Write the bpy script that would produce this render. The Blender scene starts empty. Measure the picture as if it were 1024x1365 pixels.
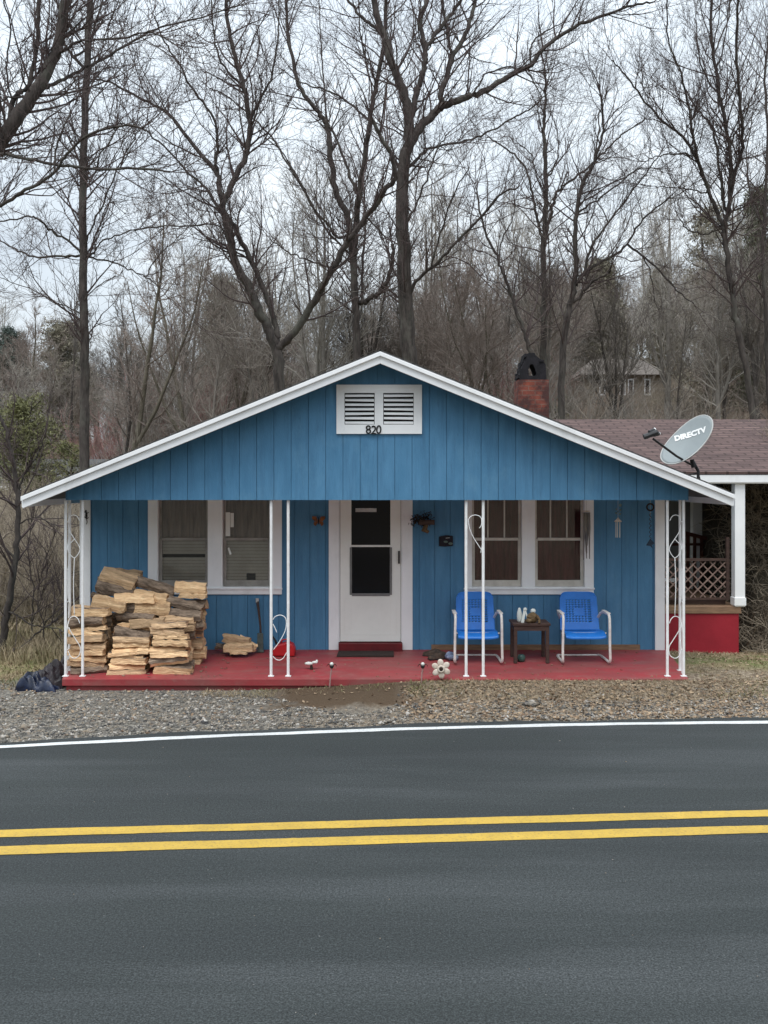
import bpy, math, random
import numpy as np
from mathutils import Vector, Matrix
R = math.radians
rnd = random.Random(11)
NR = np.random.default_rng(5)
sc = bpy.context.scene
col = sc.collection
# ---------------------------------------------------------------- measured frame
F, CX, HY, CZ = 1300.0, 512.0, 640.0, 2.58      # focal length, centre column, horizon row (photo pixels), eye height
def PX(x, d): return (x - CX) / F * d
def PZ(y, d): return CZ - (y - HY) / F * d
def P(x, y, d): return (PX(x, d), d, PZ(y, d))
YF, YW = 12.0, 13.32                            # front gable plane / house front wall plane
def sstep(t, a, b):
    t = np.clip((np.asarray(t, float) - a) / (b - a), 0, 1); return t * t * (3 - 2 * t)
def yw(X):                                      # white edge line of the road
    X = np.asarray(X, float); c = np.clip(X, -6, 6)
    return 10.07 + .128 * c - .0128 * c * c + (X - c) * np.where(X > 0, -.02, .27)
def yy(X, b): return b + .0755 * np.asarray(X, float)
def terrain(X, Y):
    X = np.asarray(X, float); Y = np.asarray(Y, float)
    Yr = Y - (yw(X) - 10.07) * sstep(-Y, -16, -9)
    z = -.035 + sstep(Yr, 10.16, 10.45) * .035
    z = z + sstep(X, -1.9, .9) * .13 * sstep(Yr, 10.6, 11.8)
    z = z - .30 * sstep(Y, 12.6, 16.5) * sstep(X, 2, 5) - .12 * sstep(Y, 12.3, 20) * sstep(-X, 2, 4)
    z = z + .95 * (1 - sstep(Yr, 1.9, 4.15))
    ang = X / np.maximum(Y, 5.)
    A = 4.6 + 8.6 * sstep(ang, -.12, .25)
    z = z + A * sstep(Y, 24, 108) + 3 * sstep(Y, 105, 260)
    z = z + 8.5 * sstep(-Y, 4, 20)  # unseen rise behind the camera, added to keep low sky light off the porch
    off = sstep(Yr, 10.3, 10.8) + (1 - sstep(Yr, 2, 3.9))
    w = np.sin(X * 2.3 + 1.1 * np.sin(Y * 1.7)) * np.cos(Y * 2.9 + .7 * X) * .012 + np.sin(X * .7 + Y * .9) * .02
    return z + w * off * np.where((X > -4.2) & (X < 3.9) & (Y > 11.8) & (Y < 20), 0, 1) + .35 * np.sin(X * .13) * np.sin(Y * .11) * sstep(Y, 26, 50)
def tz(x, y): return float(terrain(x, y))
# ---------------------------------------------------------------- materials
def M(name, c1, c2=None, scale=6., stretch=(1, 1, 1), rough=.7, bump=.15, spec=.3, metal=0., detail=6, lo=.35, hi=.65, bscale=None, bdist=.01, extra=None):
    m = bpy.data.materials.new(name); m.use_nodes = True
    nt = m.node_tree; b = nt.nodes['Principled BSDF']; L = nt.links.new
    if c2 is None: c2 = tuple(c * .72 for c in c1)
    tc = nt.nodes.new('ShaderNodeTexCoord'); mp = nt.nodes.new('ShaderNodeMapping'); mp.inputs['Scale'].default_value = stretch
    L(tc.outputs['Object'], mp.inputs[0])
    n = nt.nodes.new('ShaderNodeTexNoise'); n.inputs['Scale'].default_value = scale; n.inputs['Detail'].default_value = detail; n.inputs['Roughness'].default_value = .65
    L(mp.outputs[0], n.inputs['Vector'])
    r = nt.nodes.new('ShaderNodeValToRGB'); r.color_ramp.elements[0].position = lo; r.color_ramp.elements[1].position = hi
    r.color_ramp.elements[0].color = (*c2, 1); r.color_ramp.elements[1].color = (*c1, 1)
    L(n.outputs['Fac'], r.inputs[0]); out = r.outputs[0]
    if extra: out = extra(nt, tc, out)
    L(out, b.inputs['Base Color'])
    b.inputs['Roughness'].default_value = rough; b.inputs['Specular IOR Level'].default_value = spec; b.inputs['Metallic'].default_value = metal
    if bump:
        n2 = nt.nodes.new('ShaderNodeTexNoise'); n2.inputs['Scale'].default_value = bscale or scale * 3; n2.inputs['Detail'].default_value = 5
        L(mp.outputs[0], n2.inputs['Vector'])
        bp = nt.nodes.new('ShaderNodeBump'); bp.inputs['Strength'].default_value = bump; bp.inputs['Distance'].default_value = bdist
        L(n2.outputs['Fac'], bp.inputs['Height']); L(bp.outputs[0], b.inputs['Normal'])
    return m
def rndtone(lo, hi, nxt=None):
    def f(nt, tc, o):
        if nxt: o = nxt(nt, tc, o)
        oi = nt.nodes.new('ShaderNodeObjectInfo'); m = nt.nodes.new('ShaderNodeMapRange'); m.inputs[3].default_value = lo; m.inputs[4].default_value = hi; nt.links.new(oi.outputs['Random'], m.inputs[0])
        sc_ = nt.nodes.new('ShaderNodeVectorMath'); sc_.operation = 'SCALE'; nt.links.new(o, sc_.inputs[0]); nt.links.new(m.outputs[0], sc_.inputs['Scale']); return sc_.outputs[0]
    return f
def noise(nt, tc, scale, detail=4, stretch=(1, 1, 1), rough=.6):
    mp = nt.nodes.new('ShaderNodeMapping'); mp.inputs['Scale'].default_value = stretch
    nt.links.new(tc.outputs['Object'], mp.inputs[0])
    n = nt.nodes.new('ShaderNodeTexNoise'); n.inputs['Scale'].default_value = scale; n.inputs['Detail'].default_value = detail; n.inputs['Roughness'].default_value = rough
    nt.links.new(mp.outputs[0], n.inputs['Vector']); return n.outputs['Fac']
def ramp(nt, fac, stops):
    r = nt.nodes.new('ShaderNodeValToRGB'); el = r.color_ramp.elements
    while len(el) < len(stops): el.new(.5)
    for e, (p, c) in zip(el, stops): e.position = p; e.color = (*c, 1) if len(c) == 3 else c
    nt.links.new(fac, r.inputs[0]); return r.outputs[0]
def mixc(nt, fac, a, b, mode='MIX'):
    m = nt.nodes.new('ShaderNodeMix'); m.data_type = 'RGBA'; m.blend_type = mode
    for s, v in ((m.inputs[0], fac), (m.inputs[6], a), (m.inputs[7], b)):
        if isinstance(v, bpy.types.NodeSocket): nt.links.new(v, s)
        elif isinstance(v, tuple): s.default_value = (*v, 1)
        else: s.default_value = v
    return m.outputs[2]
def g(v): return (v, v, v)
def dirt(amount, c, scale=1.5, stretch=(1, 1, 1), lo=.5, hi=.75):
    def f(nt, tc, o):
        fac = ramp(nt, noise(nt, tc, scale, 6, stretch), [(lo, g(0)), (hi, g(amount))])
        return mixc(nt, fac, o, c)
    return f
def rsid(nt, tc, o):
    v = ramp(nt, noise(nt, tc, 2.2, 6, (7, 7, .5), .7), [(.44, g(0)), (.70, g(.6))]); o = mixc(nt, v, o, (.055, .155, .275))
    v = ramp(nt, noise(nt, tc, 1.6, 7, (1.6, 1.6, 1), .7), [(.54, g(0)), (.70, g(.5))]); o = mixc(nt, v, o, (.125, .285, .435))
    v = ramp(nt, noise(nt, tc, 7, 6, (2.5, 2.5, .6), .75), [(.60, g(0)), (.74, g(.5))]); return mixc(nt, v, o, (.05, .12, .20))
m_blue = M('blue_siding_paint', (.094, .252, .425), (.070, .208, .362), 1.3, (3, 3, 1), .62, .25, .3, extra=rsid, bscale=26)
m_white = M('white_trim_paint', (.90, .91, .92), (.83, .845, .86), 2, (1, 1, 1), .5, .12, .35, extra=dirt(.35, (.45, .45, .44), 3.2, (1, 1, .5), .55, .8))
m_offw = M('storm_door_paint', (.88, .89, .85), (.80, .81, .77), 1.5, rough=.45, bump=.05)
m_steel = M('white_painted_steel', (.92, .93, .94), (.80, .80, .79), 9, rough=.4, bump=.08, extra=dirt(.5, (.35, .25, .18), 14, lo=.64, hi=.8))
def floor_extra(nt, tc, o):
    f0 = ramp(nt, noise(nt, tc, 3.2, 7, (.7, 2.5, 1), .7), [(.46, g(0)), (.66, g(.6))])
    o = mixc(nt, f0, o, (.24, .12, .105))
    f1 = ramp(nt, noise(nt, tc, 1.1, 7, (1, 2.2, 1)), [(.38, g(0)), (.72, g(.75))])
    o = mixc(nt, f1, o, (.19, .075, .07))
    f2 = ramp(nt, noise(nt, tc, 9, 6), [(.58, g(0)), (.78, g(.5))])
    return mixc(nt, f2, o, (.30, .16, .14))
m_floor = M('red_porch_paint', (.36, .045, .053), (.28, .037, .044), 2.2, rough=.55, bump=.2, extra=floor_extra, bscale=20)
m_redwall = M('red_wall_paint', (.34, .02, .035), (.27, .016, .028), 2, rough=.6, bump=.3, bscale=14)
m_tan = M('bare_tan_board', (.30, .19, .115), (.17, .105, .07), 4, (1, 4, 8), .8, .2)
m_door_red = M('maroon_threshold', (.17, .015, .02), (.10, .012, .016), 5, rough=.5)
m_mat = M('doormat_fibre', (.05, .035, .03), (.03, .022, .02), 60, rough=.95, bump=.6)
def shingle(nt, tc, o):
    br = nt.nodes.new('ShaderNodeTexBrick'); br.inputs['Scale'].default_value = 1
    for k, v in (('Brick Width', .33), ('Row Height', .145), ('Mortar Size', .02)): br.inputs[k].default_value = v
    br.inputs['Color1'].default_value = (.95, .95, .95, 1); br.inputs['Color2'].default_value = (.6, .6, .62, 1); br.inputs['Mortar'].default_value = (.3, .3, .3, 1)
    mp = nt.nodes.new('ShaderNodeMapping'); nt.links.new(tc.outputs['UV'], mp.inputs[0]); nt.links.new(mp.outputs[0], br.inputs[0])
    return mixc(nt, .8, o, br.outputs[0], 'MULTIPLY')
m_shingle_b = M('brown_shingles', (.19, .125, .115), (.09, .06, .056), 2.2, (.5, 5, 5), rough=.9, bump=.5, extra=shingle, bscale=60)
m_shingle_g = M('grey_shingles', (.10, .095, .09), (.05, .048, .046), 1.5, rough=.9, bump=.5, extra=shingle, bscale=60)
m_shingle_f = M('faded_shingles', (.12, .118, .118), (.07, .07, .07), .5, rough=.9, bump=.2)
def brick_x(nt, tc, o):
    br = nt.nodes.new('ShaderNodeTexBrick'); br.inputs['Scale'].default_value = 1
    for k, v in (('Brick Width', .21), ('Row Height', .075), ('Mortar Size', .009)): br.inputs[k].default_value = v
    br.inputs['Color1'].default_value = (.27, .07, .042, 1); br.inputs['Color2'].default_value = (.20, .06, .045, 1); br.inputs['Mortar'].default_value = (.20, .11, .085, 1)
    nt.links.new(tc.outputs['UV'], br.inputs[0])
    return mixc(nt, ramp(nt, noise(nt, tc, 5, 5), [(.34, g(0)), (.56, g(.9))]), br.outputs[0], (.055, .028, .027))
m_brick = M('old_red_brick', (.3, .1, .06), None, 3, rough=.9, bump=.5, extra=brick_x, bscale=30)
m_soot = M('sooty_black_masonry', (.022, .02, .024), (.010, .010, .012), 8, rough=.9, bump=.6)
m_glass_dark = M('dark_window_glass', (.004, .005, .009), (.002, .003, .005), 2, rough=.07, bump=0, spec=.22)
def glassmat():
    m = bpy.data.materials.new('clear_window_glass'); m.use_nodes = True; nt = m.node_tree; nt.nodes.remove(nt.nodes['Principled BSDF'])
    o = nt.nodes['Material Output']; t = nt.nodes.new('ShaderNodeBsdfTransparent'); t.inputs[0].default_value = (.86, .87, .87, 1)
    gl = nt.nodes.new('ShaderNodeBsdfGlossy'); gl.inputs['Roughness'].default_value = .03; fr = nt.nodes.new('ShaderNodeFresnel'); fr.inputs[0].default_value = 1.5
    mx = nt.nodes.new('ShaderNodeMixShader'); nt.links.new(fr.outputs[0], mx.inputs[0]); nt.links.new(t.outputs[0], mx.inputs[1]); nt.links.new(gl.outputs[0], mx.inputs[2]); nt.links.new(mx.outputs[0], o.inputs[0]); return m
m_glass = glassmat()
m_blind = M('dusty_tan_blind', (.80, .71, .60), (.70, .61, .51), 6, rough=.8, bump=.1)
m_curt_b = M('brown_curtain', (.55, .43, .35), (.34, .26, .215), 3, (6, 6, .6), .9, .1)
m_curt_r = M('dark_maroon_curtain', (.21, .062, .066), (.09, .032, .034), 3, (6, 6, .6), .9, .1)
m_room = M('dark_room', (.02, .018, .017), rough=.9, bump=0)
m_chair = M('blue_enamel', (.020, .20, .66), (.014, .155, .54), 4, rough=.38, bump=.05, spec=.45, extra=dirt(.5, (.02, .06, .2), 22, lo=.62, hi=.8))
m_tube = M('white_enamel_tube', (.78, .76, .74), (.62, .57, .53), 14, rough=.4, bump=.05, extra=dirt(.6, (.3, .17, .1), 20, lo=.62, hi=.75))
m_dwood = M('dark_brown_wood', (.085, .050, .040), (.045, .028, .024), 5, (1, 1, 6), .6, .2)
m_black = M('black_plastic', (.015, .015, .017), None, 5, rough=.5, bump=.05)
m_grey_dish = M('grey_dish_paint', (.25, .285, .295), (.22, .25, .26), 3, rough=.5, bump=.03, spec=.35)
m_lgrey = M('pale_grey_paint', (.52, .53, .52), (.42, .43, .42), 5, rough=.5, bump=.05)
m_dmetal = M('dark_grey_metal', (.05, .052, .055), (.03, .03, .033), 8, rough=.5, metal=.3, bump=.05)
m_text = M('white_lettering', (.85, .86, .86), None, 3, rough=.5, bump=0)
m_num = M('black_numerals', (.008, .008, .009), None, 3, rough=.5, bump=0)
m_red = M('red_plastic', (.50, .015, .02), (.38, .012, .016), 4, rough=.4, bump=.03, spec=.4)
m_vase = M('white_glazed_ceramic', (.75, .78, .74), (.6, .63, .6), 6, rough=.3, bump=.02, spec=.5)
m_basket = M('brown_woven_fibre', (.20, .135, .07), (.09, .058, .03), 30, rough=.85, bump=.7)
m_orange = M('orange_painted_tin', (.32, .11, .03), (.10, .04, .02), 24, rough=.5, bump=.1)
m_petal = M('cream_painted_tin', (.72, .66, .58), (.5, .40, .33), 14, rough=.5, bump=.1)
m_dbrown = M('dark_centre', (.035, .022, .015), None, 30, rough=.8, bump=.4)
m_cloth = M('tan_and_grey_cloth', (.33, .30, .25), (.15, .15, .16), 9, (1, 1, .4), .9, .3)
m_bluecl = M('pale_blue_cloth', (.35, .42, .55), (.09, .12, .22), 12, rough=.9, bump=.3)
m_shoe = M('brown_leather', (.09, .06, .042), (.03, .022, .018), 14, rough=.7, bump=.3)
m_green = M('green_glaze', (.06, .12, .10), (.02, .05, .045), 9, rough=.35, bump=.05)
m_navy = M('navy_tarp', (.008, .018, .055), (.004, .006, .015), 7, rough=.35, bump=.4, spec=.5)
m_dark_tarp = M('dark_plum_tarp', (.028, .018, .022), (.010, .008, .011), 9, rough=.45, bump=.6, spec=.4)
m_wood_in = M('fresh_split_wood', (.90, .64, .38), (.62, .38, .20), 5, (.8, 9, 9), .8, .8, extra=rndtone(.85, 1.4, dirt(.75, (.24, .12, .06), 3, (.6, 6, 6), .50, .66)), bscale=11, bdist=.03)
m_wood_old = M('weathered_split_wood', (.78, .54, .33), (.46, .30, .17), 5, (.8, 9, 9), .8, .8, extra=rndtone(.7, 1.35, dirt(.75, (.16, .10, .06), 3, (.6, 6, 6), .48, .66)), bscale=11, bdist=.03)
m_logbark = M('log_bark', (.36, .27, .20), (.11, .08, .06), 12, (.5, 2.2, 2.2), .95, .9, bscale=24, bdist=.03)
m_bark = M('dark_bark', (.095, .080, .072), (.035, .030, .028), 5, (2, 2, .45), .95, .8, bdist=.04, extra=dirt(.55, (.16, .165, .135), 1.6, (1, 1, .5), .52, .72))
m_twig = M('twig_bark', (.11, .082, .078), (.065, .05, .049), 3, rough=.95, bump=0)
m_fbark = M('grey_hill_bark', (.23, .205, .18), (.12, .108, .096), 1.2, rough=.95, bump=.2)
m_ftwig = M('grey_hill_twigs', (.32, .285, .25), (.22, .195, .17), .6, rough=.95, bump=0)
def brushx(nt, tc, o):
    f = ramp(nt, noise(nt, tc, .12, 3), [(.42, g(0)), (.6, g(.8))]); o = mixc(nt, f, o, (.24, .155, .13))
    f = ramp(nt, noise(nt, tc, .21, 3, (1, 1.3, 1)), [(.5, g(0)), (.66, g(.7))]); return mixc(nt, f, o, (.21, .20, .125))
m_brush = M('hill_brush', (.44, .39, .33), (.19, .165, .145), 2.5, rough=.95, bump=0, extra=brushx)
m_brush_n = M('near_brush', (.46, .39, .30), (.13, .105, .08), 3., rough=.95, bump=0)
m_pine = M('pine_needles', (.17, .175, .11), (.09, .10, .07), .9, rough=.85, bump=0)
m_cedar = M('olive_cedar_foliage', (.23, .23, .105), (.12, .125, .062), .8, rough=.85, bump=0)
m_dpine = M('blue_green_needles', (.10, .13, .11), (.06, .08, .07), .7, rough=.85, bump=0)
m_opine = M('grey_olive_needles', (.25, .225, .165), (.15, .14, .105), .6, rough=.85, bump=0)
def grassx(nt, tc, o):
    f = ramp(nt, noise(nt, tc, .55, 4), [(.5, g(0)), (.66, g(.9))]); return mixc(nt, f, o, (.12, .155, .045))
m_grass = M('dry_grass', (.37, .30, .20), (.20, .155, .10), 2.4, rough=.9, bump=0, extra=grassx)
m_leaf = M('fallen_leaves', (.40, .30, .20), (.15, .095, .06), 9, rough=.85, bump=0, lo=.4, hi=.6)
def stonex(nt, tc, o):
    v = nt.nodes.new('ShaderNodeTexVoronoi'); v.inputs['Scale'].default_value = 26; nt.links.new(tc.outputs['Object'], v.inputs['Vector'])
    sp = nt.nodes.new('ShaderNodeSeparateColor'); nt.links.new(v.outputs['Color'], sp.inputs[0])
    return ramp(nt, sp.outputs[0], [(0, (.05, .05, .052)), (.3, (.135, .128, .115)), (.55, (.24, .215, .18)), (.75, (.23, .185, .135)), (.92, (.46, .44, .41)), (1, (.15, .095, .06))])
m_stone = M('gravel_stone', (.3, .3, .3), None, 3, rough=.85, bump=.2, extra=stonex)
# ground sheet: gravel strip, straw, soil, field, leaf litter
def groundx(nt, tc, o):
    sp = nt.nodes.new('ShaderNodeSeparateXYZ'); nt.links.new(tc.outputs['Object'], sp.inputs[0])
    def mr(sock, a, b):
        m = nt.nodes.new('ShaderNodeMapRange'); nt.links.new(sock, m.inputs[0]); m.inputs[1].default_value = a; m.inputs[2].default_value = b; return m.outputs[0]
    def math_(op, a, b):
        m = nt.nodes.new('ShaderNodeMath'); m.operation = op; m.use_clamp = True
        for s, v in ((m.inputs[0], a), (m.inputs[1], b)):
            if isinstance(v, (int, float)): s.default_value = v
            else: nt.links.new(v, s)
        return m.outputs[0]
    fine = noise(nt, tc, 30, 6)
    litter = ramp(nt, noise(nt, tc, 3.5, 6), [(.3, (.14, .11, .08)), (.5, (.23, .18, .13)), (.7, (.33, .26, .18))])
    field = ramp(nt, noise(nt, tc, 1.1, 6), [(.34, (.10, .085, .045)), (.48, (.25, .20, .11)), (.6, (.14, .155, .055)), (.72, (.33, .26, .16))])
    grav = ramp(nt, fine, [(.3, (.06, .057, .052)), (.5, (.14, .13, .115)), (.62, (.25, .23, .19)), (.72, (.17, .13, .09))])
    straw = ramp(nt, noise(nt, tc, 24, 6, (1, .6, 1)), [(.34, (.08, .058, .04)), (.5, (.20, .155, .11)), (.66, (.36, .30, .225))])
    soil = (.085, .058, .036)
    big = mr(sp.outputs[1], 30, 48); c = mixc(nt, big, field, litter)
    wob = noise(nt, tc, 1.8, 4); w2 = math_('SUBTRACT', wob, .5)
    yoff = nt.nodes.new('ShaderNodeMath'); yoff.operation = 'MULTIPLY_ADD'; nt.links.new(wob, yoff.inputs[0]); yoff.inputs[1].default_value = 1.6; nt.links.new(sp.outputs[1], yoff.inputs[2])
    xoff = nt.nodes.new('ShaderNodeMath'); xoff.operation = 'MULTIPLY_ADD'; nt.links.new(wob, xoff.inputs[0]); xoff.inputs[1].default_value = 3.0; nt.links.new(sp.outputs[0], xoff.inputs[2])
    right = mr(xoff.outputs[0], 0, 2.2)
    strip = mixc(nt, right, grav, straw)
    # soil patch in front of the door
    dx = mr(sp.outputs[0], -1.6, -1.1); dx2 = mr(sp.outputs[0], .6, .1); dy = mr(yoff.outputs[0], 11.6, 11.95)
    pf = math_('MULTIPLY', math_('MULTIPLY', dx, dx2), dy); strip = mixc(nt, pf, strip, soil)
    near = mr(yoff.outputs[0], 13.6, 13.05)
    return mixc(nt, near, c, strip)
m_ground = M('ground_soil_gravel_grass', (.2, .2, .2), None, 5, rough=.95, bump=.7, extra=groundx, bscale=22, bdist=.03)
def asph(nt, tc, o):
    v = ramp(nt, noise(nt, tc, .9, 5, (.22, 1.7, 1)), [(.46, g(0)), (.66, g(.85))]); o = mixc(nt, v, o, (.054, .060, .062))
    v = ramp(nt, noise(nt, tc, .7, 6, (.5, 1.2, 1)), [(.48, g(0)), (.72, g(.6))]); o = mixc(nt, v, o, (.026, .030, .031))
    v = ramp(nt, noise(nt, tc, 95, 4, rough=.75), [(.40, (.45, .45, .45)), (.52, (1, 1, 1)), (.64, (1.75, 1.75, 1.75))]); o = mixc(nt, 1., o, v, 'MULTIPLY')
    v = ramp(nt, noise(nt, tc, 42, 3, rough=.7), [(.30, (.66, .66, .66)), (.5, (1, 1, 1)), (.70, (1.35, 1.35, 1.35))]); o = mixc(nt, 1., o, v, 'MULTIPLY')
    v = ramp(nt, noise(nt, tc, 34, 2), [(.735, g(0)), (.76, g(.8))]); return mixc(nt, v, o, (.16, .16, .155))
m_asph = M('asphalt', (.035, .041, .041), (.029, .034, .035), .5, (.3, 1.6, 1), .8, .7, .3, extra=asph, bscale=110, bdist=.006)
def wear(c):
    def f(nt, tc, o):
        v = ramp(nt, noise(nt, tc, 45, 6, rough=.75), [(.52, g(0)), (.66, g(.85))]); o = mixc(nt, v, o, c)
        v = ramp(nt, noise(nt, tc, 1.5, 4, (.3, 2, 1)), [(.4, g(0)), (.75, g(.3))]); return mixc(nt, v, o, c)
    return f
m_yel = M('yellow_road_paint', (.56, .37, .06), (.47, .31, .05), 5, rough=.6, bump=.3, extra=wear((.26, .18, .07)), bscale=90)
m_wl = M('white_road_paint', (.70, .71, .71), (.58, .59, .59), 5, rough=.6, bump=.3, extra=wear((.30, .31, .31)), bscale=90)
# ---------------------------------------------------------------- builders
def tag(o, label=None, cat=None, group=None, kind=None):
    if label: o['label'] = label
    if cat: o['category'] = cat
    if group: o['group'] = group
    if kind: o['kind'] = kind
    return o
def thing(name, label, cat, loc=(0, 0, 0), rz=0, group=None):
    o = bpy.data.objects.new(name, None); col.objects.link(o); o.location = loc; o.rotation_euler = (0, 0, rz); o.empty_display_size = .3
    return tag(o, label, cat, group)
def root_loc(p):
    v = Vector((0, 0, 0))
    while p is not None: v += p.location; p = p.parent
    return v
class MB:
    def __init__(s): s.v = []; s.f = []; s.m = []; s.uv = {}
    def add(s, vs, fs, m=0):
        o = len(s.v); s.v += [tuple(v) for v in vs]
        for f in fs: s.f.append(tuple(i + o for i in f)); s.m.append(m)
        return s
    def box(s, x0, x1, y0, y1, z0, z1, m=0):
        return s.add([(x0, y0, z0), (x1, y0, z0), (x1, y1, z0), (x0, y1, z0), (x0, y0, z1), (x1, y0, z1), (x1, y1, z1), (x0, y1, z1)],
                     [(0, 3, 2, 1), (4, 5, 6, 7), (0, 1, 5, 4), (1, 2, 6, 5), (2, 3, 7, 6), (3, 0, 4, 7)], m)
    def prism(s, poly, y0, y1, m=0):            # polygon in x,z extruded along y
        n = len(poly)
        return s.add([(x, y0, z) for x, z in poly] + [(x, y1, z) for x, z in poly],
                     [tuple(range(n)), tuple(range(2 * n - 1, n - 1, -1))] + [(i, i + n, (i + 1) % n + n, (i + 1) % n) for i in range(n)], m)
    def slab(s, quad, t, m=0):                  # quad of 3-d points thickened downward along its normal
        a, b, c, d = [Vector(q) for q in quad]; n = (b - a).cross(d - a).normalized() * t
        return s.add([a, b, c, d, a - n, b - n, c - n, d - n], [(0, 1, 2, 3), (7, 6, 5, 4), (0, 4, 5, 1), (1, 5, 6, 2), (2, 6, 7, 3), (3, 7, 4, 0)], m)
    def tube(s, pts, r, n=8, closed=False, m=0, caps=True):
        pts = [Vector(p) for p in pts]; k = len(pts); rs = r if isinstance(r, (list, tuple)) else [r] * k
        o = len(s.v); ref = None
        for i, p in enumerate(pts):
            if closed: t = pts[(i + 1) % k] - pts[i - 1]
            else: t = pts[min(i + 1, k - 1)] - pts[max(i - 1, 0)]
            t = t.normalized() if t.length else Vector((0, 0, 1))
            if ref is None:
                ref = Vector((0, 0, 1)) if abs(t.z) < .9 else Vector((1, 0, 0)); ref = t.cross(ref).normalized()
            u = (ref - t * ref.dot(t)).normalized(); ref = u; w = t.cross(u)
            for j in range(n):
                a = 2 * math.pi * j / n; s.v.append(tuple(p + (u * math.cos(a) + w * math.sin(a)) * rs[i]))
        for i in range(k if closed else k - 1):
            for j in range(n):
                a, b = o + i * n, o + ((i + 1) % k) * n
                s.f.append((a + j, a + (j + 1) % n, b + (j + 1) % n, b + j)); s.m.append(m)
        if caps and not closed:
            s.f.append(tuple(o + j for j in reversed(range(n)))); s.m.append(m)
            s.f.append(tuple(o + (k - 1) * n + j for j in range(n))); s.m.append(m)
        return s
    def lathe(s, prof, c=(0, 0, 0), n=16, m=0, sx=1., sy=1.):
        o = len(s.v); k = len(prof)
        for r, z in prof:
            for j in range(n):
                a = 2 * math.pi * j / n; s.v.append((c[0] + r * sx * math.cos(a), c[1] + r * sy * math.sin(a), c[2] + z))
        for i in range(k - 1):
            for j in range(n): s.f.append((o + i * n + j, o + i * n + (j + 1) % n, o + (i + 1) * n + (j + 1) % n, o + (i + 1) * n + j)); s.m.append(m)
        s.f.append(tuple(o + j for j in reversed(range(n)))); s.m.append(m); s.f.append(tuple(o + (k - 1) * n + j for j in range(n))); s.m.append(m)
        return s
    def ball(s, c, rx, ry, rz, n=12, k=8, m=0, jit=0.):
        prof = [(math.sin(math.pi * (i + .02) / (k + .04)), -math.cos(math.pi * (i + .02) / (k + .04))) for i in range(k + 1)]
        o = len(s.v); s.lathe([(r, z * rz) for r, z in prof], c, n, m, rx, ry)
        if jit:
            for i in range(o, len(s.v)):
                x, y, z = s.v[i]; s.v[i] = (x + rnd.uniform(-jit, jit) * rx, y + rnd.uniform(-jit, jit) * ry, z + rnd.uniform(-jit, jit) * rz)
        return s
    def build(s, name, mats, parent=None, origin=None, smooth=False, bevel=0, local=False, uv=None):
        if not isinstance(mats, (list, tuple)): mats = [mats]
        o3 = Vector((0, 0, 0)) if local else (root_loc(parent) if parent else Vector(origin or (0, 0, 0)))
        me = bpy.data.meshes.new(name); me.from_pydata([(v[0] - o3.x, v[1] - o3.y, v[2] - o3.z) for v in s.v], [], s.f)
        for m in mats: me.materials.append(m)
        me.polygons.foreach_set('material_index', s.m)
        if smooth: me.polygons.foreach_set('use_smooth', [True] * len(s.f))
        if uv:                                   # metric uv from a function of position
            l = me.uv_layers.new(name='UVMap')
            for lp in me.loops: l.data[lp.index].uv = uv(s.v[lp.vertex_index])
        me.update(); ob = bpy.data.objects.new(name, me); col.objects.link(ob)
        if parent: ob.parent = parent
        elif origin: ob.location = origin
        if bevel:
            b = ob.modifiers.new('bevel', 'BEVEL'); b.width = bevel; b.segments = 2; b.limit_method = 'ANGLE'
        return ob
def npmesh(name, V, Q, mat, parent=None, origin=None, smooth=False):
    V = np.asarray(V, np.float32).reshape(-1, 3).copy(); Q = np.asarray(Q, np.int32); k = Q.shape[1]
    if parent: V -= np.array(root_loc(parent), np.float32)
    elif origin: V -= np.array(origin, np.float32)
    me = bpy.data.meshes.new(name); me.vertices.add(len(V)); me.vertices.foreach_set('co', V.ravel())
    me.loops.add(Q.size); me.loops.foreach_set('vertex_index', Q.ravel()); me.polygons.add(len(Q))
    me.polygons.foreach_set('loop_start', np.arange(0, Q.size, k, dtype=np.int32)); me.polygons.foreach_set('loop_total', np.full(len(Q), k, np.int32))
    if smooth: me.polygons.foreach_set('use_smooth', np.ones(len(Q), bool))
    me.materials.append(mat); me.update(calc_edges=True); ob = bpy.data.objects.new(name, me); col.objects.link(ob)
    if parent: ob.parent = parent
    elif origin: ob.location = origin
    return ob
class Tubes:                                     # many branches in one numpy mesh
    def __init__(s): s.V = []; s.Q = []; s.n = 0
    def add(s, pts, rad, k=3):                  # pts (B,n,3), rad (B,n)
        B, n, _ = pts.shape
        if B == 0: return
        t = np.gradient(pts, axis=1); t /= np.linalg.norm(t, axis=2, keepdims=True) + 1e-9
        ref = np.where(np.abs(t[:, :1, 2:3]) > .8, np.array([[[1., 0, 0]]]), np.array([[[0, 0, 1.]]]))
        u = np.cross(t, ref); u /= np.linalg.norm(u, axis=2, keepdims=True) + 1e-9; w = np.cross(t, u)
        a = np.arange(k) * 2 * np.pi / k
        V = pts[:, :, None, :] + rad[:, :, None, None] * (u[:, :, None, :] * np.cos(a)[None, None, :, None] + w[:, :, None, :] * np.sin(a)[None, None, :, None])
        idx = np.arange(B * n * k).reshape(B, n, k) + s.n
        a0 = idx[:, :-1, :]; b0 = idx[:, 1:, :]
        Q = np.stack([a0, np.roll(a0, -1, 2), np.roll(b0, -1, 2), b0], -1).reshape(-1, 4)
        s.V.append(V.reshape(-1, 3)); s.Q.append(Q); s.n += B * n * k
    def build(s, name, mat, parent=None, origin=None, smooth=True): return npmesh(name, np.concatenate(s.V), np.concatenate(s.Q), mat, parent, origin, smooth)
def nrm(a): return a / (np.linalg.norm(a, axis=-1, keepdims=True) + 1e-9)
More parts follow.
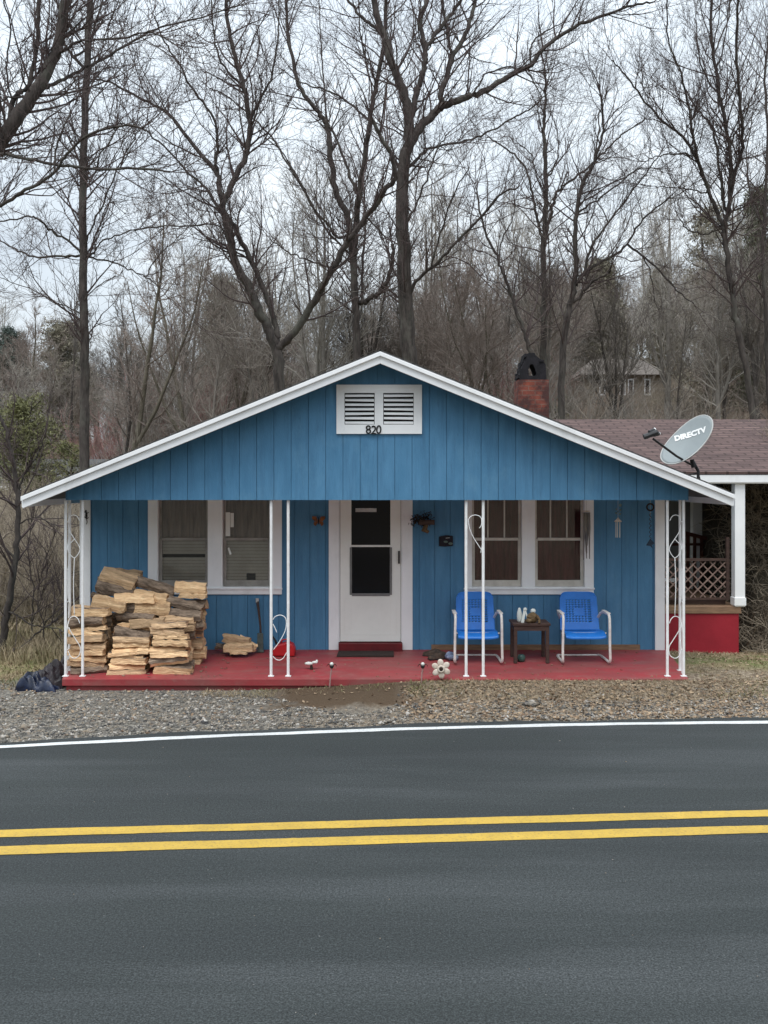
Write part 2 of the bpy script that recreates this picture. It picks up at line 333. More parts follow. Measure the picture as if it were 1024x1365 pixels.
def grow(p, d, L, r0, r1, n, wig, up, rg):
    B = len(p); pts = [p]; d = nrm(d)
    for i in range(n - 1):
        d = nrm(d + rg.normal(0, wig, (B, 3)) + np.array([0, 0, up])); pts.append(pts[-1] + d * (L / (n - 1))[:, None])
    t = np.linspace(0, 1, n)[None]
    return np.stack(pts, 1), r0[:, None] * (1 - t) + r1[:, None] * t
def spawn(pts, rad, k, tmin, amin, amax, rg, tmax=1.):
    B, n, _ = pts.shape; par = np.repeat(np.arange(B), k); t = rg.uniform(tmin, tmax, B * k); x = t * (n - 1); i = np.minimum(x.astype(int), n - 2); f = (x - i)[:, None]
    p = pts[par, i] * (1 - f) + pts[par, i + 1] * f; tg = nrm(pts[par, i + 1] - pts[par, i]); r = rad[par, i] * (1 - f[:, 0]) + rad[par, i + 1] * f[:, 0]
    q = nrm(np.cross(tg, rg.normal(0, 1, (B * k, 3)))); a = rg.uniform(amin, amax, B * k)[:, None]
    return p, tg * np.cos(a) + q * np.sin(a), r, t, par
# ---------------------------------------------------------------- world, sun, camera
w = bpy.data.worlds.new('World'); sc.world = w; w.use_nodes = True; nt = w.node_tree; bg = nt.nodes['Background']
SUN_EL, SUN_AZ = R(66), R(200)                   # light from behind the camera, above
sky = nt.nodes.new('ShaderNodeTexSky'); sky.sky_type = 'NISHITA'; sky.sun_disc = False; sky.sun_elevation = SUN_EL; sky.sun_rotation = SUN_AZ
tc = nt.nodes.new('ShaderNodeTexCoord'); mp = nt.nodes.new('ShaderNodeMapping'); mp.inputs['Scale'].default_value = (1, 1, 3.2); nt.links.new(tc.outputs['Generated'], mp.inputs[0])
n1 = nt.nodes.new('ShaderNodeTexNoise'); n1.inputs['Scale'].default_value = 2.3; n1.inputs['Detail'].default_value = 8; n1.inputs['Roughness'].default_value = .55; nt.links.new(mp.outputs[0], n1.inputs['Vector'])
cl = ramp(nt, n1.outputs['Fac'], [(.34, (.56, .63, .71)), (.49, (.71, .79, .86)), (.64, (.87, .94, .99))])
sv = nt.nodes.new('ShaderNodeVectorMath'); sv.operation = 'SCALE'; sv.inputs['Scale'].default_value = 10.2; nt.links.new(cl, sv.inputs[0])
sx = nt.nodes.new('ShaderNodeSeparateXYZ'); nt.links.new(tc.outputs['Generated'], sx.inputs[0])      # overcast: zenith brighter than the horizon
zm_ = nt.nodes.new('ShaderNodeMapRange'); zm_.inputs[1].default_value = 0; zm_.inputs[2].default_value = 1; zm_.inputs[3].default_value = 5.6; zm_.inputs[4].default_value = 16.2; nt.links.new(sx.outputs[2], zm_.inputs[0]); nt.links.new(zm_.outputs[0], sv.inputs['Scale'])
nt.links.new(mixc(nt, .93, sky.outputs[0], sv.outputs[0]), bg.inputs[0]); bg.inputs[1].default_value = .1
sd = bpy.data.lights.new('sun', 'SUN'); sd.energy = 1.5; sd.angle = R(35); sd.color = (1, .97, .93)
so = bpy.data.objects.new('sun', sd); col.objects.link(so)
sdir = Vector((math.cos(SUN_EL) * math.sin(SUN_AZ), math.cos(SUN_EL) * math.cos(SUN_AZ), math.sin(SUN_EL)))
so.rotation_euler = sdir.to_track_quat('Z', 'Y').to_euler()
cam = bpy.data.cameras.new('camera'); co = bpy.data.objects.new('camera', cam); col.objects.link(co); sc.camera = co
co.location = (0, 0, CZ); co.rotation_euler = (R(90), 0, 0); cam.sensor_fit = 'HORIZONTAL'; cam.sensor_width = 36; cam.lens = 36 * F / 1024
cam.shift_y = (HY - 682.5) / 1024; cam.clip_end = 3000; cam.clip_start = .05
sc.view_settings.view_transform = 'Standard'; sc.view_settings.look = 'None'; sc.view_settings.exposure = .58; sc.view_settings.gamma = 1
# ---------------------------------------------------------------- setting: ground and road
def axis(a, b, step, lim, gr):
    l = list(np.arange(a, b + 1e-6, step)); s = step
    while l[-1] < lim[1]: s *= gr; l.append(l[-1] + s)
    s = step
    while l[0] > lim[0]: s *= gr; l.insert(0, l[0] - s)
    return np.array(l)
xs = axis(-7, 7, .16, (-700, 700), 1.07); ys = axis(9.6, 15, .1, (-120, 1200), 1.05)
GX, GY = np.meshgrid(xs, ys); GZ = terrain(GX, GY); nx, ny = len(xs), len(ys)
idx = np.arange(nx * ny).reshape(ny, nx)
Q = np.stack([idx[:-1, :-1], idx[:-1, 1:], idx[1:, 1:], idx[1:, :-1]], -1).reshape(-1, 4)
tag(npmesh('ground', np.stack([GX, GY, GZ], -1), Q, m_ground, smooth=True), kind='structure')
rx = axis(-7, 7, .045, (-300, 300), 1.09)
def ribbon(name, fa, fb, z, mat, rows=2, wob=0):
    V = []
    for k in range(rows):
        t = k / (rows - 1); Y = fa(rx) * (1 - t) + fb(rx) * t
        if wob: Y = Y + wob * (np.sin(rx * 3.1 + k * 2) + .6 * np.sin(rx * 7.7 + k)) * .5 + NR.normal(0, .0013, len(rx))
        V.append(np.stack([rx, Y, np.full_like(rx, z)], -1))
    V = np.concatenate(V); n = len(rx); i = np.arange(n * rows).reshape(rows, n)
    q = np.stack([i[:-1, :-1], i[:-1, 1:], i[1:, 1:], i[1:, :-1]], -1).reshape(-1, 4)
    return tag(npmesh(name, V, q, mat), kind='structure')
yn = lambda X: yy(X, 4.28)
ribbon('road', lambda X: yn(X) - .2, lambda X: yw(X) + .20 + .03 * np.sin(X * 2.1) + .02 * np.sin(X * 5.3), 0.0, m_asph, 14)
ribbon('white_edge_line', lambda X: yw(X) - .055, lambda X: yw(X) + .055, .004, m_wl, 2, .012)
ribbon('white_edge_line', lambda X: yn(X) - .055, lambda X: yn(X) + .055, .004, m_wl, 2, .01)
ribbon('yellow_centre_line', lambda X: yy(X, 7.323) - .075, lambda X: yy(X, 7.323) + .075, .004, m_yel, 2, .006)
ribbon('yellow_centre_line', lambda X: yy(X, 6.987) - .079, lambda X: yy(X, 6.987) + .079, .004, m_yel, 2, .006)
# gravel stones, leaves, grass
def scatter_rocks(name, X, Y, S, mat, label):
    n = len(X); o = np.array([(1, 0, 0), (-1, 0, 0), (0, 1, 0), (0, -1, 0), (0, 0, 1), (0, 0, -1)], float)
    V = o[None] * (1 + NR.uniform(-.4, .5, (n, 6, 1))) + NR.uniform(-.25, .25, (n, 6, 3)); V[:, :, 2] *= .6
    V = V * S[:, None, None]; V[:, :, 0] += X[:, None]; V[:, :, 1] += Y[:, None]; V[:, :, 2] += (terrain(X, Y) + S * .15)[:, None]
    f = np.array([(0, 2, 4), (2, 1, 4), (1, 3, 4), (3, 0, 4), (2, 0, 5), (1, 2, 5), (3, 1, 5), (0, 3, 5)])
    Q = (f[None] + (np.arange(n) * 6)[:, None, None]).reshape(-1, 3)
    tag(npmesh(name, V, Q, mat), label, 'gravel', kind='stuff')
n = 52000; X = NR.uniform(-6.5, 6, n); t = NR.beta(1.1, 1.6, n); Y = yw(X) + .12 + t * (11.95 - yw(X))
keep = (NR.uniform(0, 1, n) < np.where(X < -.8, 1, .72 - .5 * (t > .5))) & ((X < -1.4) | (t < .75) | (NR.uniform(0, 1, n) < .15)); keep &= ~((X > -1.35 + .25 * np.sin(Y * 9)) & (X < .35 + .2 * np.sin(Y * 7)) & (t > .42 + .08 * np.sin(X * 5)))
X, Y = X[keep], Y[keep]
scatter_rocks('gravel', X, Y, NR.lognormal(math.log(.0095), .48, len(X)), m_stone, 'loose grey gravel along the road edge in front of the porch')
_X, _Y = NR.uniform(-3.6, 3.8, 150), NR.uniform(4.6, 9.9, 150); _k = _Y < yw(_X) - .1; _X, _Y = _X[_k], _Y[_k]
_t = terrain; terrain = lambda X, Y: np.zeros_like(np.asarray(X, float)) + .001
scatter_rocks('road_pebbles', _X, _Y, NR.lognormal(math.log(.0035), .4, len(_X)), m_stone, 'tiny loose pebbles scattered over the asphalt road')
terrain = _t
def blades(name, X, Y, H, W, mat, label, cat, lean=.5):
    n = len(X); a = NR.uniform(0, 2 * np.pi, n); z = terrain(X, Y) - .01; dx, dy = np.cos(a), np.sin(a); b = NR.uniform(0, 2 * np.pi, n); ln = NR.uniform(0, lean, n) * H
    bx, by = np.cos(b) * ln, np.sin(b) * ln
    p = np.stack([X, Y, z], -1); w_ = np.stack([dx * W, dy * W, 0 * X], -1); mid = p + np.stack([bx * .35, by * .35, H * .6], -1); top = p + np.stack([bx, by, H], -1)
    V = np.stack([p - w_, p + w_, mid + w_ * .8, mid - w_ * .8, top + w_ * .15, top - w_ * .15], 1)
    i = (np.arange(n) * 6)[:, None]; Q = np.concatenate([i + np.array([[0, 1, 2, 3]]), i + np.array([[3, 2, 4, 5]])])
    tag(npmesh(name, V, Q, mat), label, cat, kind='stuff')
def rect(n, x0, x1, y0, y1): return NR.uniform(x0, x1, n), NR.uniform(y0, y1, n)
def cat2(*a): return np.concatenate([q[0] for q in a]), np.concatenate([q[1] for q in a])
X, Y = cat2(rect(7500, .3, 6.5, 11.25, 11.93), rect(900, -2.2, -1.3, 11.5, 11.93), rect(260, -1.3, .5, 11.6, 11.93), rect(9000, 3.9, 9, 11.9, 15.3))
blades('verge_grass', X, Y, NR.uniform(.015, .055, len(X)), NR.uniform(.002, .005, len(X)), m_grass, 'short dry straw grass in front of and right of the red porch', 'grass', 1.6)
X, Y = cat2(rect(14000, -9, -4.15, 11.9, 16.5), rect(16000, -17, -4.2, 16, 34))
H = np.where(Y < 13.6, NR.uniform(.02, .07, len(X)), NR.uniform(.06, .22, len(X)) * (1 + .5 * np.sin(X * 1.3 + Y)))
blades('field_grass', X, Y, H, NR.uniform(.003, .008, len(X)) * (1 + (Y > 16)), m_grass, 'tall dry grass in the field left of the blue house', 'grass', .9)
def leaves(name, X, Y, S, mat, label):
    n = len(X); c = np.stack([X, Y, terrain(X, Y) + .012], -1); u = nrm(NR.normal(0, 1, (n, 3)) * [1, 1, .35]); v = nrm(np.cross(u, NR.normal(0, .35, (n, 3)) + [0, 0, 1]))
    S = S[:, None]; V = np.stack([c - u * S, c - v * S * .55, c + u * S, c + v * S * .55], 1); V[:, 0, 2] += .005
    tag(npmesh(name, V, np.arange(n * 4).reshape(-1, 4), mat), label, 'fallen leaves', kind='stuff')
X, Y = cat2(rect(6500, .2, 6.5, 10.5, 11.9), rect(500, -6, .2, 10.3, 11.9), rect(3000, -8, -4.1, 11.8, 15), rect(2500, 3.9, 9, 11.8, 15.3))
k = Y > yw(X) + .15; X, Y = X[k], Y[k]
leaves('leaf_litter', X, Y, NR.uniform(.008, .030, len(X)), m_leaf, 'dead brown leaves and wood chips scattered over the verge')
# ---------------------------------------------------------------- the blue house
H = thing('blue_house', 'small blue board-sided house with white trim and a red front porch across the road', 'house', (-.1, YW, 0))
XR = -.045
def zr(X): return 4.139 - .405 * abs(X - XR)
XL0, XR0 = -4.13, 3.80                            # house side walls
GL, GR = -3.92, 3.75
def boards(xa, xb, zb, ztop, y0, y1, openings=(), off=-3.48, sp=.2125, gap=.006):
    mb = MB(); cuts = {xa, xb}
    k = math.floor((xa - off) / sp)
    while off + k * sp < xb:
        if off + k * sp > xa: cuts.add(off + k * sp)
        k += 1
    gro = set(cuts)
    for o in openings: cuts |= {o[0], o[1]}
    for x in (XR,):
        if callable(ztop) and xa < x < xb: cuts.add(x)
    cs = sorted(cuts)
    for a, b in zip(cs[:-1], cs[1:]):
        if b - a < .004: continue
        mid = (a + b) / 2; a2 = a + (gap / 2 if a in gro else 0); b2 = b - (gap / 2 if b in gro else 0)
        iv = [(zb, None)]
        for o in openings:
            if o[0] <= mid <= o[1]:
                iv = [(zb, o[2])] + ([(o[3], None)] if o[3] < 2.55 else [])
        dy = rnd.uniform(-.001, .001)
        for z0, z1 in iv:
            if z1 is not None and z1 - z0 < .01: continue
            ta, tb = (ztop(a2), ztop(b2)) if callable(ztop) and z1 is None else ((z1, z1) if z1 is not None else (ztop, ztop))
            mb.prism([(a2, z0), (b2, z0), (b2, tb), (a2, ta)], y0 + dy, y1)
    return mb
gt = lambda X: zr(X) - .13
mb = boards(GL, GR, 2.335, gt, YF, YF + .014)
mb.prism([(GL + .002, 2.337), (GR - .002, 2.337), (GR - .002, gt(GR)), (XR, gt(XR)), (GL + .002, gt(GL))], YF + .0145, YF + .10)
mb.build('gable_wall', m_blue, H)
X_ = lambda px: PX(px, YW)
Z_ = lambda py: PZ(py, YW)
WO = [(X_(203), X_(371), Z_(786), 2.46), (X_(624), X_(786), Z_(786), 2.46), (X_(446), X_(543), .20, 2.46)]
mb = boards(XL0, XR0, .22, 2.62, YW, YW + .014, WO, off=X_(143), sp=.213)
for a, b in ((XL0 + .02, WO[0][0]), (WO[0][1], WO[2][0]), (WO[2][1], WO[1][0]), (WO[1][1], XR0 - .02)): mb.box(a, b, YW + .0145, YW + .12, .1, 2.62)
mb.box(WO[0][0], WO[0][1], YW + .0145, YW + .12, .1, WO[0][2]); mb.box(WO[1][0], WO[1][1], YW + .0145, YW + .12, .1, WO[1][2])
mb.build('front_wall', m_blue, H)
for x, s in ((XL0, 1), (XR0, -1)):
    mb = MB(); k = YW + .03
    while k < 19.7: mb.box(min(x, x + s * .014), max(x, x + s * .014), k, k + .206, -.1, zr(x) - .1); k += .213
    mb.box(min(x + s * .0145, x + s * .11), max(x + s * .0145, x + s * .11), YW + .13, 19.75, -.3, zr(x) - .1); mb.build('side_wall', m_blue, H)
mb = MB(); mb.prism([(XL0, -.3), (XR0, -.3), (XR0, gt(XR0)), (XR, gt(XR)), (XL0, gt(XL0))], 19.76, 19.85); mb.build('back_wall', m_blue, H)
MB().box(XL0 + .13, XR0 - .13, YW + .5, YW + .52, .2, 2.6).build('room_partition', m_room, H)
# corner boards, base board
MB().box(XL0 - .02, X_(121), YW - .024, YW - .001, .20, 2.6).build('corner_board', m_white, H, bevel=.003)
MB().box(X_(873), XR0 + .03, YW - .024, YW - .001, .18, 2.6).build('corner_board', m_white, H, bevel=.003)
MB().box(X_(575), X_(853), YW - .016, YW - .001, .262, .335).build('base_board', m_tan, H)
# porch slab
def zf(Y): return .152 + (Y - 12.0) / 1.32 * .112
mb = MB()
def wedge(mb, x0, x1, X0, X1, ya, yb, za, zb, t):
    mb.add([(x0, ya, za), (x1, ya, za), (X1, yb, zb), (X0, yb, zb), (x0, ya, za - t), (x1, ya, za - t), (X1, yb, zb - t), (X0, yb, zb - t)],
           [(0, 1, 2, 3), (7, 6, 5, 4), (0, 4, 5, 1), (1, 5, 6, 2), (2, 6, 7, 3), (3, 7, 4, 0)])
wedge(mb, -3.94, 3.73, -4.20, 3.87, 11.93, YW + .02, zf(11.93), zf(YW + .02), .085)
mb.box(-3.90, 3.66, 11.965, YW, -.35, .062)
mb.build('porch_floor', m_floor, H, bevel=.006)
MB().box(-3.9, 3.7, YF + .11, YW - .03, 2.50, 2.53).build('porch_ceiling', m_white, H)
# roof
XE, XF = -4.32, 4.176
rf = MB().slab([(XE, 11.64, zr(XE)), (XR, 11.64, zr(XR)), (XR, 20.1, zr(XR)), (XE, 20.1, zr(XE))], .03)
rf.slab([(XR, 11.64, zr(XR)), (XF, 11.64, zr(XF)), (XF, 20.1, zr(XF)), (XR, 20.1, zr(XR))], .03)
ru = lambda v: (v[1], abs(v[0] - XR) * 1.08)
rf = rf.build('roof', m_shingle_g, H, uv=ru)
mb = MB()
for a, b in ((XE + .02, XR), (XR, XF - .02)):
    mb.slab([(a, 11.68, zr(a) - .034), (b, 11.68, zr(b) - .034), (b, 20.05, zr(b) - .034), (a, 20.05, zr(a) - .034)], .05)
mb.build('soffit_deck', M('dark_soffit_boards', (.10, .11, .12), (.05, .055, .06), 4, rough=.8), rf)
for a, b in ((XE, XR), (XR, XF)):
    mb = MB(); mb.prism([(a, zr(a) - .165), (b, zr(b) - .165), (b, zr(b) - .072), (a, zr(a) - .072)], 11.648, 11.676)
    mb.prism([(a - .012 * (a < -1), zr(a) - .076), (b + .012 * (b > 1), zr(b) - .076), (b + .012 * (b > 1), zr(b) - .024), (a - .012 * (a < -1), zr(a) - .024)], 11.618, 11.647)
    mb.build('rake_board', m_white, rf, bevel=.003)
for a, s in ((XE, -1), (XF, 1)): MB().box(min(a, a + s * .02), max(a, a + s * .02), 11.68, 20.0, zr(a) - .15, zr(a) - .035).build('eave_board', m_white, rf)
# chimney on the right slope
CY = 16.0; c0, c1 = PX(691, CY), PX(732, CY); cz1 = PZ(506, CY)
ch = MB().box(c0, c1, CY, CY + .5, 2.8, cz1).build('chimney', m_brick, rf, uv=lambda v: (v[0] + v[1], v[2]))
hood = [(693, 507), (694, 494), (699, 483), (703, 475), (705, 470), (713, 470), (716, 475), (724, 480), (728, 486), (729, 507)]
hole = [(705.5, 500), (705, 492), (707, 486), (711, 485), (713.5, 490), (716, 498), (714, 501)]
hp = [(PX(x, CY), PZ(y, CY)) for x, y in hood]; ho = [(PX(x, CY), PZ(y, CY)) for x, y in hole]
mb = MB()                                          # arched masonry hood with an opening through it
left = [hp[0], hp[1], hp[2], hp[3], hp[4], ((hp[4][0] + hp[5][0]) / 2, hp[4][1]), ((ho[3][0] + ho[2][0]) / 2, ho[3][1]), ho[2], ho[1], ho[0], (ho[0][0], hp[0][1])]
right = [(ho[0][0], hp[0][1]), ho[0], ho[6], ho[5], ho[4], ho[3], ((ho[3][0] + ho[2][0]) / 2, ho[3][1]), ((hp[4][0] + hp[5][0]) / 2, hp[4][1]), hp[5], hp[6], hp[7], hp[8], hp[9]]
for poly in (left, right): mb.prism(list(reversed(poly)), CY + .03, CY + .46)
for k in range(34):
    t = rnd.uniform(0, 1); a, b = rnd.choice([(0, 1), (1, 2), (2, 3), (3, 4), (4, 5), (5, 6), (6, 7), (7, 8), (8, 9)]); qx_ = hp[a][0] * (1 - t) + hp[b][0] * t; qz_ = hp[a][1] * (1 - t) + hp[b][1] * t; w_ = rnd.uniform(.02, .05)
    mb.box(qx_ - w_, qx_ + w_ * .6, CY + .0 + rnd.uniform(0, .3), CY + .35 + rnd.uniform(0, .12), qz_ - .03, qz_ + rnd.uniform(.0, .03))
mb.build('chimney_hood', m_soot, ch)
# gable vent
V_ = lambda x, y: (PX(x, YF), PZ(y, YF))
def frame(mb, x0, x1, z0, z1, w, y0, y1, mids=()):
    mb.box(x0, x0 + w, y0, y1, z0, z1); mb.box(x1 - w, x1, y0, y1, z0, z1); mb.box(x0 + w, x1 - w, y0, y1, z1 - w, z1); mb.box(x0 + w, x1 - w, y0, y1, z0, z0 + w)
    for a, b in mids: mb.box(a, b, y0, y1, z0 + w, z1 - w)
(x0, z1), (x1, z0) = V_(448.7, 513), V_(562.5, 578.5)
mb = MB(); yo = YF - .03; a0, b1 = V_(459.5, 524); a1, b0 = V_(551.5, 566)
mb.box(x0, a0, yo, YF - .002, z0, z1); mb.box(a1, x1, yo, YF - .002, z0, z1); mb.box(a0, a1, yo, YF - .002, b1, z1); mb.box(a0, a1, yo, YF - .002, z0, b0)
mb.box(V_(499.5, 0)[0], V_(511, 0)[0], yo, YF - .002, b0, b1)
vent = mb.build('gable_vent', m_white, H, bevel=.002)
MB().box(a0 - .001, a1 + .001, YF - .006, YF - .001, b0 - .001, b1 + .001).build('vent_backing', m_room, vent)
for p0, p1 in ((460.3, 498.8), (511.8, 551)):
    mb = MB(); q0, q1 = PX(p0, YF), PX(p1, YF)
    for k in range(7):
        zc = b0 + (k + .52) * (b1 - b0) / 7; s_ = rnd.uniform(-.004, .004)
        mb.add([(q0, yo - .004, zc - .022 + s_), (q1, yo - .004, zc - .022 - s_), (q1, YF - .008, zc - .002), (q0, YF - .008, zc - .002), (q0, yo - .004, zc - .003 + s_), (q1, yo - .004, zc - .003 - s_), (q1, YF - .008, zc + .010), (q0, YF - .008, zc + .010)],
               [(0, 3, 2, 1), (4, 5, 6, 7), (0, 1, 5, 4), (1, 2, 6, 5), (2, 3, 7, 6), (3, 0, 4, 7)])
    mb.build('louvre', m_white, vent)
def text_obj(name, s, size, mat, parent, M4, extr=.002, fn=None, wide=1., off=0.):
    cu = bpy.data.curves.new(name + '_curve', 'FONT'); cu.body = s; cu.size = size; cu.extrude = extr; cu.align_x = 'CENTER'; cu.align_y = 'CENTER'; cu.offset = off; cu.resolution_u = 3
    ob = bpy.data.objects.new(name + '_tmp', cu); col.objects.link(ob); dg = bpy.context.evaluated_depsgraph_get()
    me = bpy.data.meshes.new_from_object(ob.evaluated_get(dg)); bpy.data.objects.remove(ob); bpy.data.curves.remove(cu)
    rl = root_loc(parent)
    for v in me.vertices:
        p = Vector((v.co.x * wide, v.co.y, v.co.z))
        if fn: p = fn(p)
        v.co = M4 @ p - rl
    me.materials.clear(); me.materials.append(mat); me.name = name
    o = bpy.data.objects.new(name, me); col.objects.link(o); o.parent = parent; return o
upright = Matrix(((1, 0, 0, 0), (0, 0, -1, 0), (0, 1, 0, 0), (0, 0, 0, 1)))
for k, (cx, chh) in enumerate(((491.2, '8'), (498.4, '2'), (505.0, '0'))):
    text_obj('house_number', chh, .150, m_num, vent, Matrix.Translation(P(cx, 573.2 + (k == 1) * .6, YF - .036)) @ upright @ Matrix.Rotation(R((4, -5, -2)[k]), 4, 'Z'), .003, wide=.95, off=.002)
# windows
def window(x0, x1, panes, mull, curt, upper_mid, kind):
    zb, zt = Z_(792), 2.50; a0, a1 = X_(x0), X_(x1); mb = MB(); y0, y1 = YW - .035, YW - .001
    p = [(X_(a), X_(b)) for a, b in panes]; zi = Z_(782)
    mb.box(a0, p[0][0], y0, y1, zb, zt); mb.box(p[1][1], a1, y0, y1, zb, zt)
    mb.box(p[0][0], p[1][1], y0, y1, zb, zi); mb.box(p[0][0], p[1][1], y0, y1, 2.42, zt); mb.box(p[0][1], p[1][0], y0, y1, zi, 2.42)
    for a, b in p:                                  # jambs
        mb.box(a - .02, a, y1 + .002, YW + .11, zi, 2.42); mb.box(b, b + .02, y1 + .002, YW + .11, zi, 2.42); mb.box(a, b, y1 + .002, YW + .11, zi - .02, zi)
    mb.box(a0 - .01, a1 + .01, y0 - .02, y0 - .001, zi - .035, zi - .012)
    wn = mb.build('window', m_white, H, bevel=.002)
    for i, (a, b) in enumerate(p):
        s = MB(); zm = Z_(719); w_ = .045; sm = m_rsash if kind else m_shsash
        s.box(a + .004, a + w_, YW + .035, YW + .06, zi, zm); s.box(b - w_, b - .004, YW + .035, YW + .06, zi, zm); s.box(a + w_, b - w_, YW + .035, YW + .06, zi, zi + .085); s.box(a + w_, b - w_, YW + .03, YW + .06, zm - .018, zm + .02)
        s.box(a + .004, a + w_ * .8, YW + .062, YW + .08, zm, 2.42); s.box(b - w_ * .8, b - .004, YW + .062, YW + .08, zm, 2.42); s.box(a + w_ * .8, b - w_ * .8, YW + .062, YW + .08, 2.37, 2.42)
        if upper_mid:
            for f_ in (1 / 3, 2 / 3): xm = a + (b - a) * f_; s.box(xm - .01, xm + .01, YW + .063, YW + .079, zm + .02, 2.37)
        s.build('sash', sm, wn, bevel=.002)
        MB().box(a + .04, b - .04, YW + .048, YW + .051, zi + .08, zm - .01).build('pane', m_glass, wn)
        MB().box(a + .03, b - .03, YW + .069, YW + .072, zm + .02, 2.38).build('pane', m_glass, wn)
        c = MB()
        if kind == 0:                               # blinds below, curtain above
            z = zi + .0
            while z < zm - .01:
                if not (i == 0 and Z_(745.5) < z < Z_(740)):
                    c.add([(a, YW + .078, z), (b, YW + .078, z), (b, YW + .066, z + .042), (a, YW + .066, z + .042)], [(0, 1, 2, 3)]); c.add([(a, YW + .069, z + .042), (b, YW + .069, z + .042), (b, YW + .081, z), (a, YW + .081, z)], [(0, 1, 2, 3)])
                z += .044
            c.build('blind', m_blind, wn)
            c = MB()
        n = 26; zl, zh = (zm - .03 if kind == 0 else zi), 2.42; pts = []
        for k in range(n + 1):
            x = a + (b - a) * k / n; pts.append((x, YW + .105 + .014 * math.sin(k * 1.45 + i) + .006 * math.sin(k * .6)))
        vs = [(x, y, zl) for x, y in pts] + [(x, y, zh) for x, y in pts] + [(x, y + .004, zl) for x, y in pts] + [(x, y + .004, zh) for x, y in pts]; m_ = n + 1
        c.add(vs, [(k, k + 1, k + 1 + m_, k + m_) for k in range(n)] + [(k + 2 * m_, k + 3 * m_, k + 1 + 3 * m_, k + 1 + 2 * m_) for k in range(n)])
        c.build('curtain', curt, wn)
    return wn
m_rsash = M('cream_aged_sash_paint', (.66, .62, .56), (.50, .46, .41), 6, rough=.7)
m_shsash = M('grey_aged_sash_paint', (.36, .34, .31), (.24, .22, .20), 6, rough=.7)
wl = window(198, 376, ((211, 277.5), (297, 361)), None, m_curt_b, False, 0)
wr = window(619, 791, ((629, 695.5), (713, 779)), None, m_curt_r, True, 1)
mb = MB(); mb.box(X_(300), X_(306), YW + .052, YW + .057, Z_(715), Z_(683)); mb.box(X_(306.5), X_(311), YW + .052, YW + .057, Z_(703), Z_(684)); mb.build('paper_note', m_offw, wl)
mb = MB(); mb.prism([(X_(303), Z_(731)), (X_(306), Z_(740)), (X_(308.5), Z_(738.5)), (X_(305), Z_(729.5))][::-1], YW + .025, YW + .033); mb.build('sash_tag', m_offw, wl)
MB().box(X_(328), X_(340), YW + .052, YW + .062, Z_(775), Z_(765)).build('sill_box', m_black, wl, bevel=.008)
# door with casing
mb = MB(); zt = 2.5
mb.box(X_(438.5), X_(451.5), YW - .03, YW - .001, .265, zt); mb.box(X_(536), X_(550), YW - .03, YW - .001, .265, zt); mb.box(X_(451.5), X_(536), YW - .03, YW - .001, 2.44, zt)
mb.box(X_(451.5), X_(453), YW - .02, YW + .06, .37, 2.44); mb.box(X_(534.7), X_(536), YW - .02, YW + .06, .37, 2.44)
mb.build('door_casing', m_white, H, bevel=.002)
gx0, gx1, gz0, gz1 = X_(468.5), X_(520.5), Z_(791.5), 2.36; dx0, dx1, dz0 = X_(453.6), X_(534.2), Z_(855)
mb = MB(); ya, yb = YW - .008, YW + .03
mb.box(dx0, gx0, ya, yb, dz0, 2.43); mb.box(gx1, dx1, ya, yb, dz0, 2.43); mb.box(gx0, gx1, ya, yb, dz0, gz0); mb.box(gx0, gx1, ya, yb, gz1, 2.43)
mb.box(gx0, gx1, ya - .004, yb, Z_(729), Z_(726.5))
for a, b, c, d in ((dx0 + .06, dx1 - .06, Z_(846), Z_(845)), (dx0 + .06, dx1 - .06, Z_(799), Z_(798)), (dx0 + .055, dx0 + .06, Z_(846), Z_(798)), (dx1 - .06, dx1 - .055, Z_(846), Z_(798))): mb.box(a, b, ya - .003, ya - .0005, c, d)
dr = mb.build('door', m_offw, H, bevel=.002)
mb = MB()
for a, b, c, d in ((gx0 - .022, gx0 + .008, gz0 - .014, Z_(729.5)), (gx1 - .008, gx1 + .022, gz0 - .014, Z_(729.5)), (gx0 + .008, gx1 - .008, gz0 - .03, gz0 + .008)): mb.box(a, b, ya - .008, ya - .0005, c, d)
mb.build('glass_gasket', M('grey_rubber', (.22, .22, .215), (.15, .15, .15), 5, rough=.7), dr)
for a, b in ((gz0, Z_(729)), (Z_(726.5), gz1)): MB().box(gx0, gx1, YW + .008, YW + .014, a, b).build('door_glass', m_glass_dark, dr)
MB().box(X_(474), X_(502), YW + .003, YW + .0075, Z_(682.5), Z_(677.5)).build('door_sticker', m_lgrey, dr)
MB().box(X_(530.8), X_(533), YW - .045, YW - .03, Z_(751), Z_(734)).box(X_(531.3), X_(532.5), YW - .03, YW - .009, Z_(748), Z_(745)).box(X_(531.3), X_(532.5), YW - .03, YW - .009, Z_(739), Z_(737)).build('door_handle', m_black, dr, bevel=.003)
MB().box(X_(452), X_(536.5), YW - .10, YW + .05, .24, Z_(856.3)).build('threshold', m_door_red, H, bevel=.004)
